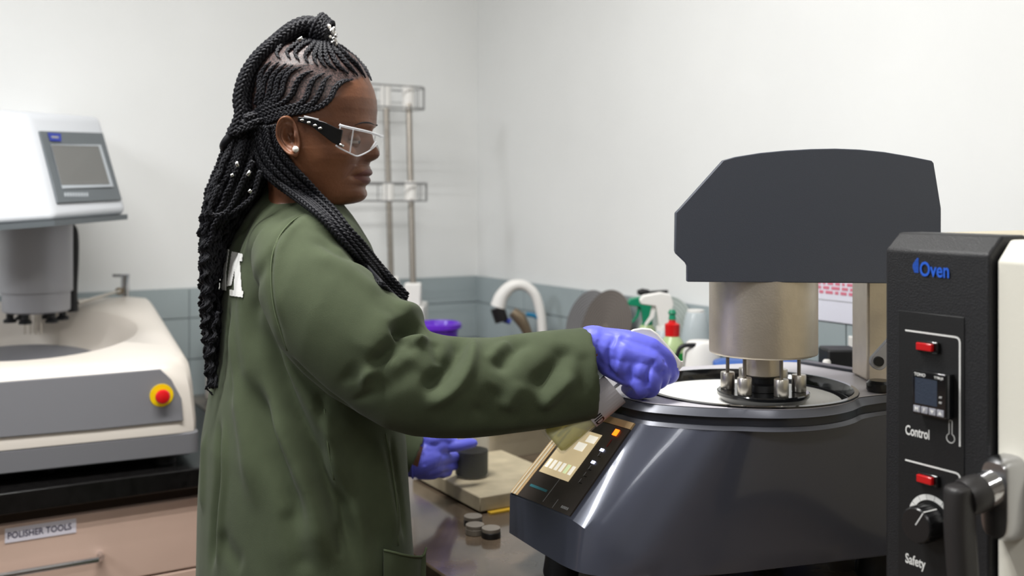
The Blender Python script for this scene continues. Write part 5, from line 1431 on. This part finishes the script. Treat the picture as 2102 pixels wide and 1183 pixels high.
# ------------------------------------------------------------------ spray bottle in her right hand
def tint(name, col, f):
    m = mat(name, col, .2); nt = m.node_tree; b = nt.nodes['Principled BSDF']; t_ = nt.nodes.new('ShaderNodeBsdfTransparent'); t_.inputs[0].default_value = (*lin(col), 1)
    x = nt.nodes.new('ShaderNodeMixShader'); x.inputs[0].default_value = f; nt.links.new(t_.outputs[0], x.inputs[1]); nt.links.new(b.outputs[0], x.inputs[2]); nt.links.new(x.outputs[0], nt.nodes['Material Output'].inputs['Surface'])
sb = thing('spray_bottle', P(1225, 820, 1.39), 'clear spray bottle of yellow-green liquid with white head gripped in the near blue glove', 'bottle')
mat('bottle_clear', (240, 242, 232), .1, alpha=.16, spec=.6)
tint('yellow_liquid', (255, 252, 170), .58)
mat('bottle_label', (186, 182, 186), .6)
bd = 1.392
b0_, b1_ = P(1131, 908, bd), P(1306, 760, bd+.012)
ax = (b1_-b0_).normalized(); BL = (b1_-b0_).length
fbz = frame(b0_, (ax.cross(Vector((0, 1, 0)))), Vector((0, 1, 0)).cross(ax) if False else ax.cross(ax.cross(Vector((0, 1, 0)))))
zc_ = fbz.to_3x3().col[2]
if zc_.dot(ax) < 0:
    fbz = frame(b0_, ax.cross(Vector((0, 1, 0))), (ax.cross(Vector((0, 1, 0)))).cross(ax) * 1)
    if fbz.to_3x3().col[2].dot(ax) < 0: fbz = frame(b0_, -ax.cross(Vector((0, 1, 0))), -(ax.cross(Vector((0, 1, 0)))).cross(ax))
r_ = .0235
pr_ = [(.012, .001), (.0195, .000), (.0228, .003), (r_, .008), (r_, BL*.60), (.0215, BL*.68), (.0165, BL*.80), (.0125, BL*.90), (.0120, BL*1.0)]
MB(fbz).lathe(pr_+[(.0105, BL*1.0), (.011, BL*.90), (.015, BL*.80), (.020, BL*.68), (r_-.0015, BL*.60), (r_-.0015, .008), (.018, .003)], 48).build('bottle_body', 'bottle_clear', sb, 60)
MB(fbz).lathe([(.0175, .0036), (.0212, .0085), (.0212, BL*.55), (.0198, BL*.64)], 48).build('liquid', 'yellow_liquid', sb, 60)
MB(fbz).tube([(0, 0, .012), (.002, 0, BL*.5), (0, 0, BL)], .0022, 8).build('dip_tube', 'white_plastic', sb, 180)
# label wrapped on the side towards the camera, lettering runs round the bottle
f3 = fbz.to_3x3(); camdir = Vector((0, -1, 0)); lx, ly = camdir.dot(f3.col[0]), camdir.dot(f3.col[1]); th0 = math.atan2(ly, lx)
def wrap(s_, z, o=0.):   # s_ arc length round, z along axis
    # positive s_ must run down-right in the picture
    th = th0+SG*s_/(r_+o); return fbz @ Vector(((r_+o)*math.cos(th), (r_+o)*math.sin(th), z))
SG = 1
tdir = Vector((.64, 0, -.77))
if (wrap(.005, .05)-wrap(0, .05)).dot(tdir) < 0: SG = -1
def wrapmesh(s0, s1, z0, z1, o, name, m, parent):
    n = 14; g = [[wrap(s0+(s1-s0)*i/n, z, oo) for z, oo in ((z0, o), (z1, o), (z1, o+.0003), (z0, o+.0003))] for i in range(n+1)]
    return MB().loft(g).build(name, m, parent, 0)
lz0 = BL*.40; LBL = wrapmesh(-.034, .029, lz0, lz0+.052, .0004, 'label', 'bottle_label', sb)
tm_ = text_mesh('LIQUID', .0185, 'RIGHT', 0); bm = bmesh.new(); bm.from_mesh(tm_); bmesh.ops.triangulate(bm, faces=bm.faces[:])
for _ in range(3): bmesh.ops.subdivide_edges(bm, edges=[e for e in bm.edges if e.calc_length() > .003], cuts=1)
bmesh.ops.triangulate(bm, faces=bm.faces[:])
for v in bm.verts: v.co = wrap(v.co.x*.85+.0265, v.co.y+lz0+.003, .0009)
bm.to_mesh(tm_); bm.free(); tm_.materials.clear(); obj('lettering', tm_, 'ink_black', LBL, 0)
# head of the sprayer
MB(fbz).lathe([(.0135, BL*.93), (.0142, BL*.94), (.0142, BL*1.06), (.0125, BL*1.08)], 28).build('screw_cap', 'white_plastic', sb, 60)
shp = [(1286,684),(1300,676),(1318,673),(1336,675),(1350,685),(1374,713),(1399,743),(1399,750),(1386,760),(1372,746),(1352,722),(1336,722),(1330,748),(1312,758),(1304,728),(1296,700)]
MB().loft([[P(x, y, bd+.006+o) for x, y in shp] for o in (-.011, .011)]).build('trigger_head', 'white_plastic', sb, 40, bevel=.0022, seg=3)
MB().loft([[P(x, y, bd+.006+o) for x, y in ((1386,742),(1402,741),(1404,750),(1392,763),(1380,756))] for o in (-.007, .007)]).build('nozzle', 'white_plastic', sb, 40, bevel=.001)
MB().loft([[P(x, y, bd+.010+o) for x, y in ((1350,716),(1362,728),(1368,760),(1362,776),(1356,776),(1358,756),(1346,728))] for o in (-.005, .005)]).build('trigger', 'white_plastic', sb, 40, bevel=.001)
